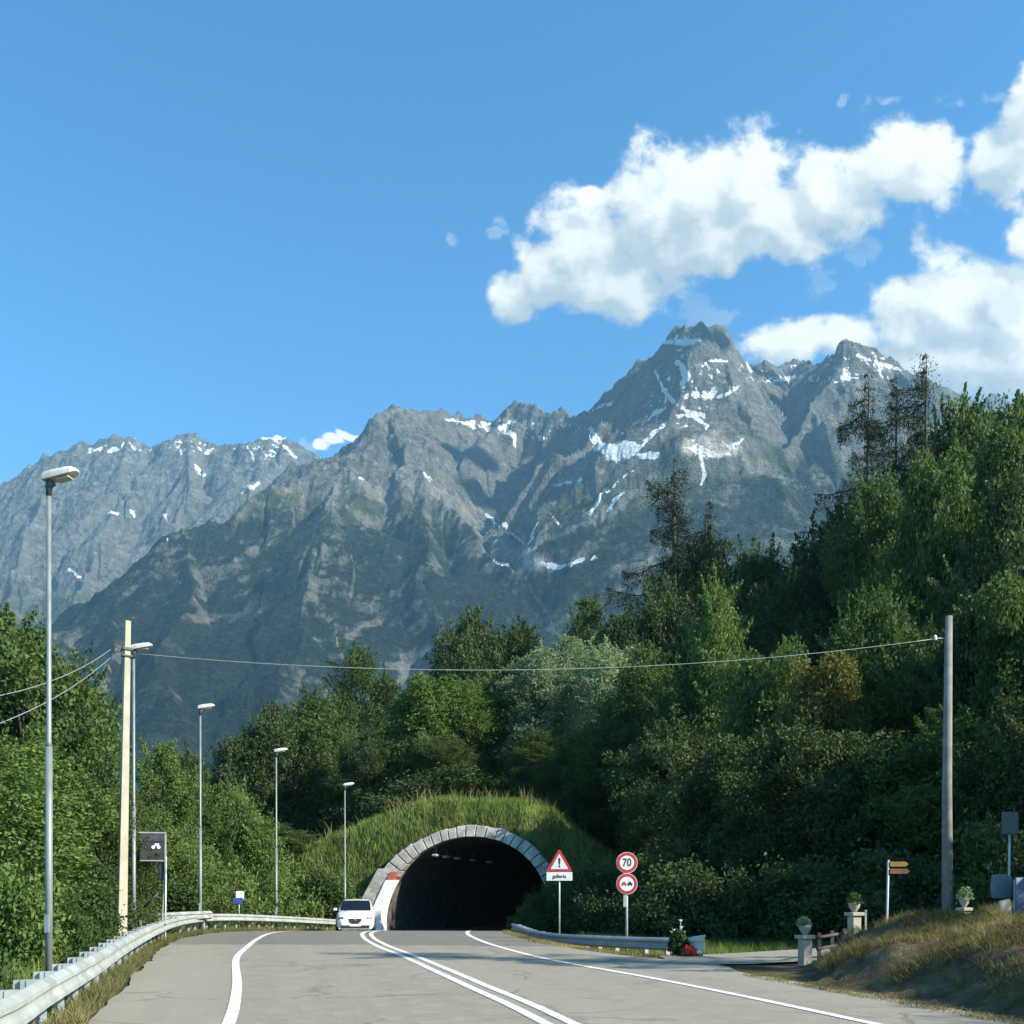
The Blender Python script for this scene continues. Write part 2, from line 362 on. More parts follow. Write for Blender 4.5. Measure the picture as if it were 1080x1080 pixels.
build_mountain("mountain_range", RIDGES_LEFT, -.72, .05, 760, 4600, 7600, 300, 8.4, (3400, 4200), None)
build_mountain("distant_peak", [ridge([(900,460,8200),(1000,432,8200),(1018,424,8200),(1034,425,8200),(1050,417,8200),(1064,430,8200),(1090,446,8200),(1200,470,8200)], .8, 70, 150)], .3, .75, 260, 7000, 9000, 90, 5.5, (9000, 9900), None)
# clouds added out of view to the right, shaped to shade the bowl and peak
CLM = mat_new("shadow_cloud_white", (.85,.86,.88), 1.0, 0, 0)[0]
def shadow_cloud(cx, cy, cz, rx, ry, rz, seed):
    rs_ = np.random.RandomState(seed); bm = bmesh.new()
    for k in range(9):
        f = (k-4)/4.5; r = (1-abs(f)**2.2)**.5
        m_ = Matrix.Translation((cx+rx*f*.8+rs_.normal()*rx*.06, cy+rs_.normal()*ry*.25, cz+rs_.rand()*rz*.5)) @ Matrix.Diagonal((rx*.34, ry*(.55+.4*r), rz*(.5+.5*r), 1))
        bmesh.ops.create_icosphere(bm, subdivisions=4, radius=1, matrix=m_)
    co = np.array([v.co for v in bm.verts]); n1 = fbm(co[:, 0]/90+seed, co[:, 1]/90+co[:, 2]/70, 4)
    for v, q in zip(bm.verts, n1):
        d = Vector((v.co.x-cx, v.co.y-cy, v.co.z-cz)); v.co += d*(q-.5)*.8
        if v.co.z < cz-rz*.35: v.co.z = cz-rz*.35
    me = bpy.data.meshes.new("shadow_cloud"); bm.to_mesh(me); bm.free(); me.materials.append(CLM)
    for f in me.polygons: f.use_smooth = True
    o = bpy.data.objects.new("shadow_cloud", me); C.objects.link(o); tag(o, kind='structure')
def shadow_cloud_for(px, py, Y, rx, ry, seed, alt=4500):
    p = PX(px, py, Y); s_ = (alt-p.z)/SUN.z; c = p+SUN*s_; shadow_cloud(c.x, c.y, c.z, rx, ry, 70, seed)
shadow_cloud_for(490, 492, 4750, 170, 85, 1); shadow_cloud_for(545, 510, 4500, 200, 110, 2)
shadow_cloud_for(820, 405, 4700, 150, 70, 4)
# air
hz = bpy.data.materials.new("haze_air"); hz.use_nodes = True; hz.node_tree.nodes.clear()
hn = NT(hz.node_tree); pv = hn.new('ShaderNodeVolumePrincipled')
pv.inputs['Color'].default_value = (.36, .70, 1, 1); pv.inputs['Density'].default_value = HAZE
pv.inputs['Anisotropy'].default_value = 0.1
ho = hn.new('ShaderNodeOutputMaterial'); hn.L.new(pv.outputs[0], ho.inputs['Volume'])
if HAZE > 0:
    bm = bmesh.new(); bmesh.ops.create_cube(bm, size=1)
    bmesh.ops.scale(bm, vec=(16000, 9800, 3800), verts=bm.verts); bmesh.ops.translate(bm, vec=(0, 4600, 1900-620), verts=bm.verts)
    me = bpy.data.meshes.new("haze"); bm.to_mesh(me); bm.free(); me.materials.append(hz)
    ho_ = bpy.data.objects.new("haze", me); C.objects.link(ho_); tag(ho_, kind='stuff')
# ------------------------------------------------------------------ road course
def catmull(P, n=12):
    P = [Vector(p) for p in P]; out = []
    Q = [P[0]*2-P[1]]+P+[P[-1]*2-P[-2]]
    for i in range(1, len(Q)-2):
        for k in range(n):
            t = k/n; a, b, c, d = Q[i-1], Q[i], Q[i+1], Q[i+2]
            out.append(.5*((2*b)+(c-a)*t+(2*a-5*b+4*c-d)*t*t+(3*b-a-3*c+d)*t**3))
    out.append(P[-1]); return out
AX = [(3.4,-40),(3.5,-20),(3.1,-8),(2.4,2),(.5,12),(-.6,16.8),(-2.3,24),(-3.45,28.5),(-4.6,34),(-5.25,39),(-5.2,44),(-4.75,50),(-4.0,56),(-2.9,62),(-1.2,69),(1.4,77),(5,86),(10,96),(16,106),(23,116)]
axis = catmull([(x, y, 0) for x, y in AX], 10)
def road_z(y):                              # gentle crest at 36 m, then down to the tunnel
    return -0.042*max(0.0, y-36)*min(1.0, max(0.0, y-36)/9.0)*.5 - (0.021*max(0.0, y-45)) if y < 64 else road_z(63.9)-.012*(y-64)
def frame_at(i):
    a = axis[max(0, i-1)]; b = axis[min(len(axis)-1, i+1)]; t = (b-a).normalized(); return axis[i], t, Vector((t.y, -t.x, 0))
AXY = np.array([(p.x, p.y) for p in axis])
def axis_x(y): return float(np.interp(y, AXY[:, 1], AXY[:, 0]))
# pavement edges (left, right), world x at given y
LEDGE = [(-40,-1.6),(0,-2.0),(6,-3.3),(9,-3.75),(12.4,-4.9),(16,-5.9),(22,-7.6),(28,-9.3),(34,-10.5),(40,-10.9),(46,-10.35),(54,-9.0),(61,-7.7)]
REDGE = [(-40,9),(0,8.4),(8,7.0),(12,5.9),(14,5.5),(17.7,4.65),(20.0,4.3),(22.3,4.1),(25,2.6),(28,1.5),(32,.55),(38,-.25),(44,-.35),(50,0.1),(56,1.1),(61,1.9)]
def ledge(y): return float(np.interp(y, [p[0] for p in LEDGE], [p[1] for p in LEDGE]))
def redge(y): return float(np.interp(y, [p[0] for p in REDGE], [p[1] for p in REDGE]))
# tunnel frame
TC = Vector((-2.85, 61.5, 0)); TI = min(range(len(axis)), key=lambda i: (axis[i]-TC).length)
_, TT, TN = frame_at(TI)                    # direction into the hill, and to the right of it
TZ = road_z(61.5); TA, TB, TCZ = 5.05, 4.75, TZ+.95      # half width, height over the springing, springing height
def tun(wv, t, z): return TC+TN*wv+TT*t+Vector((0, 0, z))
# ------------------------------------------------------------------ land
def mound_right(X, Y):
    """the low bank of dry grass on the right"""
    e = 4.75-(Y-17.7)*.30                    # foot line on the road side
    e = np.where(Y < 17.7, 4.75+(17.7-Y)*.28, 4.75+(Y-17.7)*.22)
    top = .50+.5*sstep(X, 5.6, 8.4)+.75*sstep(X, 8, 14)
    f = sstep(X-e-.1, 0, 1.15)*sstep(Y, 3.5, 9)*(1-sstep(Y-(X-5)*.22, 20.2, 22.4))
    rough = ((fbm(X/.55, Y/.55, 4)-.5)*.34+(ridged(X/.9, Y/.7, 4)-.5)*.22)*f
    return f*top+rough
def hill_h(X, Y):
    """wooded ground behind and to the right of the tunnel mouth, and the bank left of the road"""
    right = 13*sstep(X+Y*.12, 15, 62)*sstep(Y, 18, 62)
    back = 2.5*sstep(Y, 66, 82)*sstep(X, -30, -14)+7*sstep(Y, 85, 170)*sstep(X, -40, 10)
    return np.maximum(right, back)
def land(X, Y):
    yl = np.array([p[0] for p in LEDGE]); xl = np.array([p[1] for p in LEDGE]); yr = np.array([p[0] for p in REDGE]); xr = np.array([p[1] for p in REDGE])
    L = np.interp(Y, yl, xl); Rr = np.interp(Y, yr, xr)
    rzv = np.interp(Y, np.arange(-50, 140), [road_z(float(q)) for q in range(-50, 140)])
    dl = L-X; dr = X-Rr
    z = rzv-.03+0*X
    z = z-sstep(dl, .1, .9)*.10-sstep(dl, 1.4, 9)*3.6-sstep(dl, 12, 50)*5
    side = sstep(dr, 0, 3.0)*-.42*sstep(Y, 23, 28)
    z = z+side+mound_right(X, Y)*(dr > -.2)
    h = hill_h(X, Y)
    z = np.where(dl < 0, np.maximum(z, z+h), z+h*sstep(Y, 70, 90))
    z = z+(fbm(X/3.1+40, Y/3.1+40, 4)-.5)*.18*(sstep(dl, .5, 3)+sstep(dr, .5, 3))
    far = sstep(np.hypot(X, Y), 180, 420)
    return z*(1-far)+(-7)*far
def mound_skirt(wv, t):
    """earth heaped over the tunnel mouth, height above z=0, in tunnel coordinates"""
    prof = np.interp(wv, [-22,-17,-13,-9.5,-7,-4,-1,2.6,4.4,6,7.8,10,14], [-1.2,.6,2.6,4.7,6.0,6.95,7.15,6.95,6.1,4.7,3.1,2.0,1.0])
    # the mouth is cut at a slant: the earth face leans back as it rises
    t0 = (prof*0)+0.35
    front = t-t0
    return prof, front
def hill_z(X, Y):
    wv = (X-TC.x)*TN.x+(Y-TC.y)*TN.y; t = (X-TC.x)*TT.x+(Y-TC.y)*TT.y
    prof, _ = mound_skirt(wv, t)
    wob = (fbm(X/2.2, Y/2.2+7, 5, .6)-.5)*.95
    # height as a function of distance behind the face: steep (55 deg) then rounding over
    zf = -1.1+np.clip(t+.2, -3, 40)*1.75
    z = -np.logaddexp(-zf*1.6, -prof*1.6)/1.6      # smooth minimum
    z = z+wob+hill_h(X, Y)*sstep(t, 8, 22)
    return z, wv, t
def noise_col(n, p, cols, scale, d=6, r=.6):
    a = n.noise(p, scale, d, r); c = n.mix(n.ramp(a, .3, .5), (*cols[0], 1), (*cols[1], 1))
    return n.mix(n.ramp(a, .5, .7), c, (*cols[2], 1))
def soil_material():
    m, n, b = mat_new("grassy_soil", rough=.95, spec=.1)
    p = n.new('ShaderNodeNewGeometry').outputs['Position']
    c = noise_col(n, p, [(.05,.045,.022),(.09,.085,.035),(.16,.13,.07)], .9)
    g = noise_col(n, p, [(.022,.032,.012),(.04,.055,.018),(.07,.08,.03)], .6)
    col = n.mix(n.ramp(n.noise(p, .35, 5, .6), .42, .6), c, g)
    xx = n.sep(p)
    bank = n.m('MULTIPLY', n.ramp(xx[0], 4.6, 5.4), n.m('MULTIPLY', n.ramp(xx[1], 5, 8), n.ramp(xx[1], 23, 25, 1, 0)))
    hay = noise_col(n, n.v('MULTIPLY', p, (1, 1, 1.6)), [(.045,.034,.022),(.12,.09,.05),(.24,.185,.10)], 2.2, 7, .7)
    hay = n.mix(n.ramp(n.noise(p, 1.1, 5, .6), .56, .66), hay, (.05, .042, .03, 1))
    col = n.mix(bank, col, hay)
    n.L.new(col, b.inputs['Base Color']); bump(n, b, n.noise(p, 14, 6, .7), .8, .06)
    return m
SOIL = soil_material()
def axes_nonuni(c0, c1, step, far):
    core = np.arange(c0, c1+step, step); out = []; d = step; x = c1
    while x < far[1]: d *= 1.13; x += d; out.append(x)
    lo = []; d = step; x = c0
    while x > far[0]: d *= 1.13; x -= d; lo.append(x)
    return np.array(lo[::-1]+list(core)+out)
gx = axes_nonuni(-22, 24, .22, (-7000, 7000)); gy = axes_nonuni(4, 66, .22, (-200, 8600))
GX, GY = np.meshgrid(gx, gy)
GZ = land(GX, GY)
wv_, t_ = (GX-TC.x)*TN.x+(GY-TC.y)*TN.y, (GX-TC.x)*TT.x+(GY-TC.y)*TT.y
GZ = np.where((np.abs(wv_) < 14) & (t_ > -1) & (t_ < 80), np.minimum(GZ, TZ-.03-.014*np.maximum(t_, 0)-.02), GZ)
# ground over the pavement stays just under it
ground = mesh_np("ground", np.stack([GX, GY, GZ], -1).reshape(-1, 3), grid_faces(len(gy), len(gx)), SOIL, smooth=True)
tag(ground, kind='structure')
# hill over the tunnel
hx = np.arange(-34, 60, .5); hy = np.arange(57, 150, .5)
hx = np.unique(np.concatenate([np.arange(-30, 12, .3), np.arange(12, 80, 2.0)])); hy = np.unique(np.concatenate([np.arange(56, 82, .3), np.arange(82, 190, 2.0)]))
HX, HY = np.meshgrid(hx, hy); HZ, hw, ht = hill_z(HX, HY)
Fq = grid_faces(len(hy), len(hx)); Vh = np.stack([HX, HY, HZ], -1).reshape(-1, 3)
inarch = (((hw/(TA+.22))**2+((HZ-TCZ)/(TB+.20))**2 < 1) | ((np.abs(hw) < TA+.15) & (HZ < TCZ))).ravel() & (ht.ravel() < 14)
keep = ~(inarch[Fq].any(1)) & (HZ.ravel()[Fq].max(1) > -2.2)
hill = mesh_np("hill", Vh, Fq[keep], SOIL, smooth=True); tag(hill, kind='structure')
def hill_at(x, y):
    z, _, _ = hill_z(np.array([float(x)]), np.array([float(y)])); l = land(np.array([float(x)]), np.array([float(y)]))
    inside = -30 < x < 80 and 56 < y < 190
    return float(max(z[0], l[0])) if inside else float(l[0])
# ------------------------------------------------------------------ asphalt and paint
def asphalt():
    m, n, b = mat_new("asphalt", rough=.85, spec=.3)
    p = n.new('ShaderNodeNewGeometry').outputs['Position']
    p2 = n.v('MULTIPLY', n.v('ADD', p, n.v('MULTIPLY', n.comb(n.sep(p)[1], 0.0, 0.0), (.22, 0, 0))), (1.3, .07, 1))
    big = n.noise(p2, .32, 7, .68); mid = n.noise(p, 2.2, 6, .65); gr = n.noise(p, 28, 5, .8)
    c = n.mix(n.ramp(big, .3, .7), (.205, .188, .142, 1), (.275, .255, .195, 1))
    c = n.mix(n.ramp(mid, .5, .62), c, (.275, .25, .185, 1))
    c = n.mix(n.ramp(n.noise(p, .8, 7, .7, dist=1.2), .62, .70), c, (.13, .12, .095, 1))
    # sealed cracks
    vor = n.new('ShaderNodeTexVoronoi'); vor.feature = 'DISTANCE_TO_EDGE'; vor.inputs['Scale'].default_value = .38
    n.L.new(n.v('ADD', p, n.v('SCALE', n.noise(p, 1.4, 5, .6, 'Color'), scale=.9)), vor.inputs['Vector'])
    crack = n.m('MULTIPLY', n.ramp(vor.outputs[0], .006, .022, 1, 0), n.ramp(n.noise(p, .25, 3), .44, .54))
    c = n.mix(n.m('MULTIPLY', crack, .40), c, (.05, .048, .045, 1))
    c = n.mix(n.ramp(gr, .4, .7, 0, .5), c, (.32, .30, .24, 1))
    # darker fresh surfacing towards the tunnel
    y = n.sep(p)[1]
    yy = n.m('MULTIPLY_ADD', n.sep(p)[0], .12, n.m('MULTIPLY_ADD', n.noise(p, .8, 3), 1.0, y))
    c = n.mix(n.m('MULTIPLY', n.ramp(yy, 29.2, 29.5), .55), c, (.10, .10, .085, 1))
    n.L.new(c, b.inputs['Base Color']); bump(n, b, n.m('ADD', gr, n.m('MULTIPLY', crack, -1)), .5, .012)
    return m
ASPH = asphalt()
def paint():
    m, n, b = mat_new("road_paint", rough=.7, spec=.3)
    p = n.new('ShaderNodeNewGeometry').outputs['Position']
    c = n.mix(n.ramp(n.noise(p, 5, 7, .7), .35, .62), (.80, .79, .74, 1), (.60, .58, .52, 1))
    c = n.mix(n.ramp(n.noise(p, 26, 5, .75), .60, .70), c, (.27, .25, .21, 1))
    n.L.new(c, b.inputs['Base Color']); return m
PAINT = paint()
rows = [-40+.5*i for i in range(0, int((61+40)/.5)+1)]
V = []; NC = 9
for y in rows:
    l = ledge(y)+(float(fbm(np.array([y*1.3]), np.array([3.]), 3)[0])-.5)*.35; r = redge(y)+(float(fbm(np.array([y*1.1]), np.array([8.]), 3)[0])-.5)*.35
    for k in range(NC):
        f = k/(NC-1); V.append((l+(r-l)*f, y, road_z(y)+.02*(1-abs(2*f-1))))
road = mesh_np("road", V, grid_faces(len(rows), NC)[:, ::-1], ASPH, smooth=True); tag(road, kind='structure')
# inside the tunnel
V = []; js = [i for i in range(len(axis)) if i >= TI-1]
for i in js:
    p, t, nn = frame_at(i)
    z = road_z(p.y)+(.004 if i > TI else .006)
    for k in (-1, -.33, .33, 1): q = p+nn*(5.0*k); V.append((q.x, q.y, z if p.y > 61 else z-.012))
tr = mesh_np("road", V, grid_faces(len(js), 4), ASPH); tag(tr, kind='structure')
# side road leaving to the right behind the bank
V = []; SR = [(3.4,21.7,24.6),(5,21.9,25.4),(8,22.9,26.6),(13,24.6,28.4),(20,27,31),(32,31,35)]
for x, y0, y1 in SR:
    for k in range(4): y = y0+(y1-y0)*k/3; V.append((x, y, .004+.0*x+max(0, (x-5))*.03))
side = mesh_np("side_road", V, grid_faces(len(SR), 4), ASPH, smooth=True); tag(side, kind='structure')
def road_surf(x, y):
    l, r = ledge(y), redge(y); f = min(1, max(0, (x-l)/(r-l))); return road_z(y)+.02*(1-abs(2*f-1))
def stripe(off0, off1, y0, y1, name="road_marking", pts=None, wd=.15):
    V = []
    if pts is None:
        for i in range(len(axis)):
            p, t, nn = frame_at(i)
            if y0 <= p.y <= y1:
                for o in (off0, (off0+off1)/2, off1): q = p+nn*o; V.append((q.x, q.y, road_surf(q.x, q.y)+.008))
    else:
        P = catmull([(x, y, 0) for x, y in pts], 10)
        for i, p in enumerate(P):
            a = P[max(0, i-1)]; b_ = P[min(len(P)-1, i+1)]; t = (b_-a).normalized(); nn = Vector((t.y, -t.x, 0))
            for o in (-wd/2, 0, wd/2): q = p+nn*o; V.append((q.x, q.y, road_surf(q.x, q.y)+.008))
    o = mesh_np(name, V, grid_faces(len(V)//3, 3), PAINT, smooth=True); tag(o, kind='structure'); return o
stripe(-.22, -.08, -38, 63); stripe(.08, .22, -38, 63)
LLINE = [(-1.2,-38),(-1.0,-12),(-1.25,0),(-2.2,7),(-3.2,12),(-4.35,16.8),(-6.1,23.5),(-7.1,28.5),(-8.0,33.5),(-8.6,38),(-8.75,43),(-8.25,50),(-7.5,56)]
RLINE = [(7.0,-38),(7.2,-10),(6.3,2),(4.05,12),(2.55,17.7),(.85,23),(-.35,28.5),(-1.15,33.5),(-1.6,38),(-1.65,44),(-1.1,51),(-.2,58)]
stripe(0, 0, 0, 0, pts=LLINE); stripe(0, 0, 0, 0, pts=RLINE)
for z_ in (-3.45, 3.45):
    V = []
    for i in js:
        p, t, nn = frame_at(i)
        for o in (z_-.07, z_+.07): q = p+nn*o; V.append((q.x, q.y, road_z(p.y)+.012))
    tag(mesh_np("road_marking", V, grid_faces(len(js), 2), PAINT), kind='structure')
V = []
for i in js:
    p, t, nn = frame_at(i)
    for o in (-.22, -.08): q = p+nn*o; V.append((q.x, q.y, road_z(p.y)+.012))
tag(mesh_np("road_marking", V, grid_faces(len(js), 2), PAINT), kind='structure')
# ------------------------------------------------------------------ small mesh kit
class MB:
    def __init__(s): s.bm = bmesh.new()
    def box(s, c, d, rz=0, bev=0, rx=0, ry=0, taper=1.0):
        r = bmesh.ops.create_cube(s.bm, size=1); v = r['verts']
        for q in v:
            f = taper if q.co.z > 0 else 1
            q.co = Vector((q.co.x*d[0]*f, q.co.y*d[1]*f, q.co.z*d[2]))
        if bev > 0:
            e = list({e for q in v for e in q.link_edges}); rr = bmesh.ops.bevel(s.bm, geom=e, offset=bev, segments=2, affect='EDGES', profile=.5)
            v = list({q for f in rr['faces'] for q in f.verts} | {q for q in v if q.is_valid})
        M = Matrix.Translation(c) @ Matrix.Rotation(rz, 4, 'Z') @ Matrix.Rotation(ry, 4, 'Y') @ Matrix.Rotation(rx, 4, 'X')
        bmesh.ops.transform(s.bm, matrix=M, verts=v); return v
    def tube(s, pts, rad, n=10, cap=True, flat=None):
        pts = [Vector(p) for p in pts]; rs = rad if isinstance(rad, (list, tuple)) else [rad]*len(pts); rings = []
        up = Vector((0, 0, 1)) if abs((pts[-1]-pts[0]).normalized().z) < .9 else Vector((1, 0, 0))
        for i, p in enumerate(pts):
            t = (pts[min(i+1, len(pts)-1)]-pts[max(i-1, 0)]).normalized(); a = t.cross(up).normalized(); b = a.cross(t)
            rings.append([s.bm.verts.new(p+(a*math.cos(2*math.pi*k/n)+b*math.sin(2*math.pi*k/n)*(flat or 1))*rs[i]) for k in range(n)])
        for r0, r1 in zip(rings[:-1], rings[1:]):
            for k in range(n):
                f = s.bm.faces.new((r0[k], r0[(k+1) % n], r1[(k+1) % n], r1[k])); f.smooth = n > 5
        if cap: s.bm.faces.new(rings[0][::-1]); s.bm.faces.new(rings[-1])
        return rings
    def sweep(s, path, prof, closed=False, cap=True, up=Vector((0, 0, 1))):
        """profile [(side, up)] swept along a path, side = to the right of travel"""
        path = [Vector(p) for p in path]; rings = []
        for i, p in enumerate(path):
            t = (path[min(i+1, len(path)-1)]-path[max(i-1, 0)]); t.z = 0; t.normalize(); sd = Vector((t.y, -t.x, 0))
            rings.append([s.bm.verts.new(p+sd*a+up*b) for a, b in prof])
        m = len(prof)
        for r0, r1 in zip(rings[:-1], rings[1:]):
            for k in range(m if closed else m-1): s.bm.faces.new((r0[k], r0[(k+1) % m], r1[(k+1) % m], r1[k]))
        if cap and closed: s.bm.faces.new(rings[0][::-1]); s.bm.faces.new(rings[-1])
    def lathe(s, c, prof, n=24):
        rings = []
        for r, z in prof: rings.append([s.bm.verts.new((c[0]+r*math.cos(2*math.pi*k/n), c[1]+r*math.sin(2*math.pi*k/n), c[2]+z)) for k in range(n)])
        for r0, r1 in zip(rings[:-1], rings[1:]):
            for k in range(n): f = s.bm.faces.new((r0[k], r0[(k+1) % n], r1[(k+1) % n], r1[k])); f.smooth = True
        s.bm.faces.new(rings[0][::-1]); s.bm.faces.new(rings[-1])
    def poly(s, pts, th=None, dirn=None):
        v = [s.bm.verts.new(p) for p in pts]; f = s.bm.faces.new(v)
        if th:
            r = bmesh.ops.extrude_face_region(s.bm, geom=[f]); nv = [q for q in r['geom'] if isinstance(q, bmesh.types.BMVert)]
            bmesh.ops.translate(s.bm, vec=Vector(dirn)*th, verts=nv)
    def build(s, name, mat, parent=None, smooth=False, bevel=0):
        bmesh.ops.recalc_face_normals(s.bm, faces=s.bm.faces[:])
        me = bpy.data.meshes.new(name); s.bm.to_mesh(me); s.bm.free()
        if isinstance(mat, (list, tuple)): [me.materials.append(q) for q in mat]
        elif mat: me.materials.append(mat)
        if smooth:
            for f in me.polygons: f.use_smooth = True
        o = bpy.data.objects.new(name, me); C.objects.link(o)
        if parent: o.parent = parent
        if bevel:
            md = o.modifiers.new("bevel", 'BEVEL'); md.width = bevel; md.segments = 2; md.limit_method = 'ANGLE'
        return o
def copy_tree(o, parent=None):
    c = o.copy(); C.objects.link(c); c.parent = parent
    for ch in [q for q in bpy.data.objects if q.parent == o]: copy_tree(ch, c)
    return c
GALV = weathered("galvanised_steel", (.40,.425,.39), .55, .3, .16, 2.5, dirt=(.30,.28,.25), dcov=.62)
GALVD = weathered("dull_galvanised_steel", (.34,.36,.37), .6, .3, .16, 2.5)
POLEM = weathered("grey_painted_pole", (.20,.225,.22), .5, .2, .12, 2)
LAMPM = weathered("lamp_housing", (.55,.53,.48), .5, 0, .12, 4)
GLASSM = weathered("lamp_glass", (.38,.36,.30), .25, 0, .1, 4)
CONC = weathered("pole_concrete", (.38,.35,.26), .9, 0, .14, 2.2, dirt=(.34,.30,.22), dcov=.58)
WOODP = weathered("grey_timber_pole", (.19,.18,.165), .9, 0, .25, 3, dirt=(.38,.36,.32), dcov=.66)
STONE = weathered("portal_stone", (.36,.33,.28), .9, 0, .35, 1.6, dirt=(.15,.13,.11), dcov=.55, bs=.6)
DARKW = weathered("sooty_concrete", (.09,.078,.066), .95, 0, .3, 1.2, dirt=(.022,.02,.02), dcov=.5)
WHITEP = weathered("white_wash", (.78,.77,.72), .8, 0, .08, 2, dirt=(.5,.47,.4), dcov=.72)
REDP = weathered("faded_red_paint", (.42,.09,.06), .8, 0, .2, 4, dirt=(.5,.4,.35), dcov=.6)
SIGNRED = weathered("sign_red", (.50,.035,.04), .45, 0, .1, 5)
SIGNWHITE = weathered("sign_white", (.78,.76,.72), .45, 0, .05, 5)
SIGNBLACK = weathered("sign_black", (.02,.02,.022), .5, 0, .1, 5)
SIGNGREY = weathered("sign_back_grey", (.075,.08,.085), .6, .2, .15, 3)
# ------------------------------------------------------------------ tunnel
tunnel = empty("road_tunnel", (0,0,0), label="stone-rimmed road tunnel mouth under a grassy mound", cat="tunnel")
def arch_pts(a, b, n=40, foot=-.06):
    """(w, z) from left foot over the crown to the right foot; a slight horseshoe"""
    out = []
    th0 = math.radians(-11.5)
    for k in range(n+1):
        th = math.pi-th0-(math.pi-2*th0)*k/n; out.append((a*math.cos(th), TCZ+b*math.sin(th)))
    return out
def slant(z): return (z-TZ)*.40                # the mouth leans back with height
lin = arch_pts(TA, TB); NA = len(lin)
V = []; rowsT = 0
for t in (None,)+tuple(range(TI+1, len(axis), 1)):
    for wv, z in lin:
        if t is None: q = tun(wv, slant(z)+.3, 0); q.z = z
        else:
            p, tt, nn = frame_at(t); q = p+nn*wv; q.z = z+road_z(p.y)-TZ
            base = (q-TC).dot(TT)
            if base < slant(z)+.6: q = tun(wv, slant(z)+.6+.02*(t-TI), 0); q.z = z
        V.append(q)
    rowsT += 1
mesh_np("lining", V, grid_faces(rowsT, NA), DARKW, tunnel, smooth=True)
# stone ring of separate voussoirs, cut irregularly
rnd = random.Random(3)
inn = arch_pts(TA-.04, TB-.04, 200); 
def ringpt(u, a_off, t_off):
    k = u*200; i = min(199, int(k)); f = k-i; wv = inn[i][0]*(1-f)+inn[i+1][0]*f; z = inn[i][1]*(1-f)+inn[i+1][1]*f
    d = Vector((wv, (z-TCZ)*1.05)); d.normalize(); wv += d.x*a_off; z += d.y*a_off
    q = tun(wv, slant(z)+t_off, 0); q.z = z; return q
mb = MB(); u = .20
while u < .985:
    du = rnd.uniform(.024, .036); u1 = min(.985, u+du-.003); th = rnd.uniform(.66, .73)+max(0, .34-u)*2.2 if u < .8 else rnd.uniform(.5, .75)
    if u > .93: th = .35
    pr = rnd.uniform(-.26, -.22)
    a = [ringpt(u, 0, pr), ringpt(u1, 0, pr), ringpt(u1, th, pr+.03), ringpt(u, th, pr+.03)]
    b_ = [ringpt(u, 0, .6), ringpt(u1, 0, .6), ringpt(u1, th, .6), ringpt(u, th, .6)]
    va = [mb.bm.verts.new(q) for q in a]; vb = [mb.bm.verts.new(q) for q in b_]
    mb.bm.faces.new(va); mb.bm.faces.new(vb[::-1])
    for k in range(4): mb.bm.faces.new((va[k], vb[k], vb[(k+1) % 4], va[(k+1) % 4]))
    u += du
mb.build("stone_ring", STONE, tunnel, bevel=.03)
# left foot: broad whitewashed pier with a red band, grey stone outside it
def pier(w_out_lo, w_out_hi, z0, z1, mat, name, in_off=0, push=0.0, n=8):
    mb = MB(); fr = []; bk = []
    for k in range(n+1):
        z = z0+(z1-z0)*k/n
        s_ = (z-TCZ)/TB; wi = -TA*math.sqrt(max(0, 1-s_*s_))-in_off
        wo = w_out_lo+(w_out_hi-w_out_lo)*k/n
        for (lst, tt) in ((fr, slant(z)-.32-push), (bk, slant(z)+.8)):
            a = tun(wi, tt, 0); a.z = z; b2 = tun(wo, tt-(.0 if lst is fr else 0), 0); b2.z = z; lst.append((mb.bm.verts.new(a), mb.bm.verts.new(b2)))
    for k in range(n):
        mb.bm.faces.new((fr[k][0], fr[k+1][0], fr[k+1][1], fr[k][1])); mb.bm.faces.new((bk[k][0], bk[k][1], bk[k+1][1], bk[k+1][0]))
        mb.bm.faces.new((fr[k][0], bk[k][0], bk[k+1][0], fr[k+1][0])); mb.bm.faces.new((fr[k][1], fr[k+1][1], bk[k+1][1], bk[k][1]))
    mb.bm.faces.new((fr[0][0], fr[0][1], bk[0][1], bk[0][0])); mb.bm.faces.new((fr[n][0], bk[n][0], bk[n][1], fr[n][1]))
    return mb.build(name, mat, tunnel)
pier(-6.15, -5.0, TZ-.3, TZ+3.05, WHITEP, "pier", in_off=-.05)
pier(-4.95, -4.72, TZ+3.055, TZ+3.55, REDP, "painted_band")
pier(-7.3, -5.6, TZ-.3, TZ+3.75, STONE, "pier", in_off=.15, push=-.08)
# wall of the mouth on the right foot
mb = MB()
pts = [tun(5.0, 0.2, 0), tun(5.5, -1.4, 0), tun(6.6, -3.8, 0)]
for a, b2, h0, h1 in ((pts[0], pts[1], 2.6, 1.5), (pts[1], pts[2], 1.5, .6)):
    q = [Vector((a.x, a.y, TZ-.5)), Vector((b2.x, b2.y, TZ-.5)), Vector((b2.x, b2.y, TZ+h1)), Vector((a.x, a.y, TZ+h0))]
    mb.poly(q, .3, TN)
mb.build("wing_wall", STONE, tunnel)
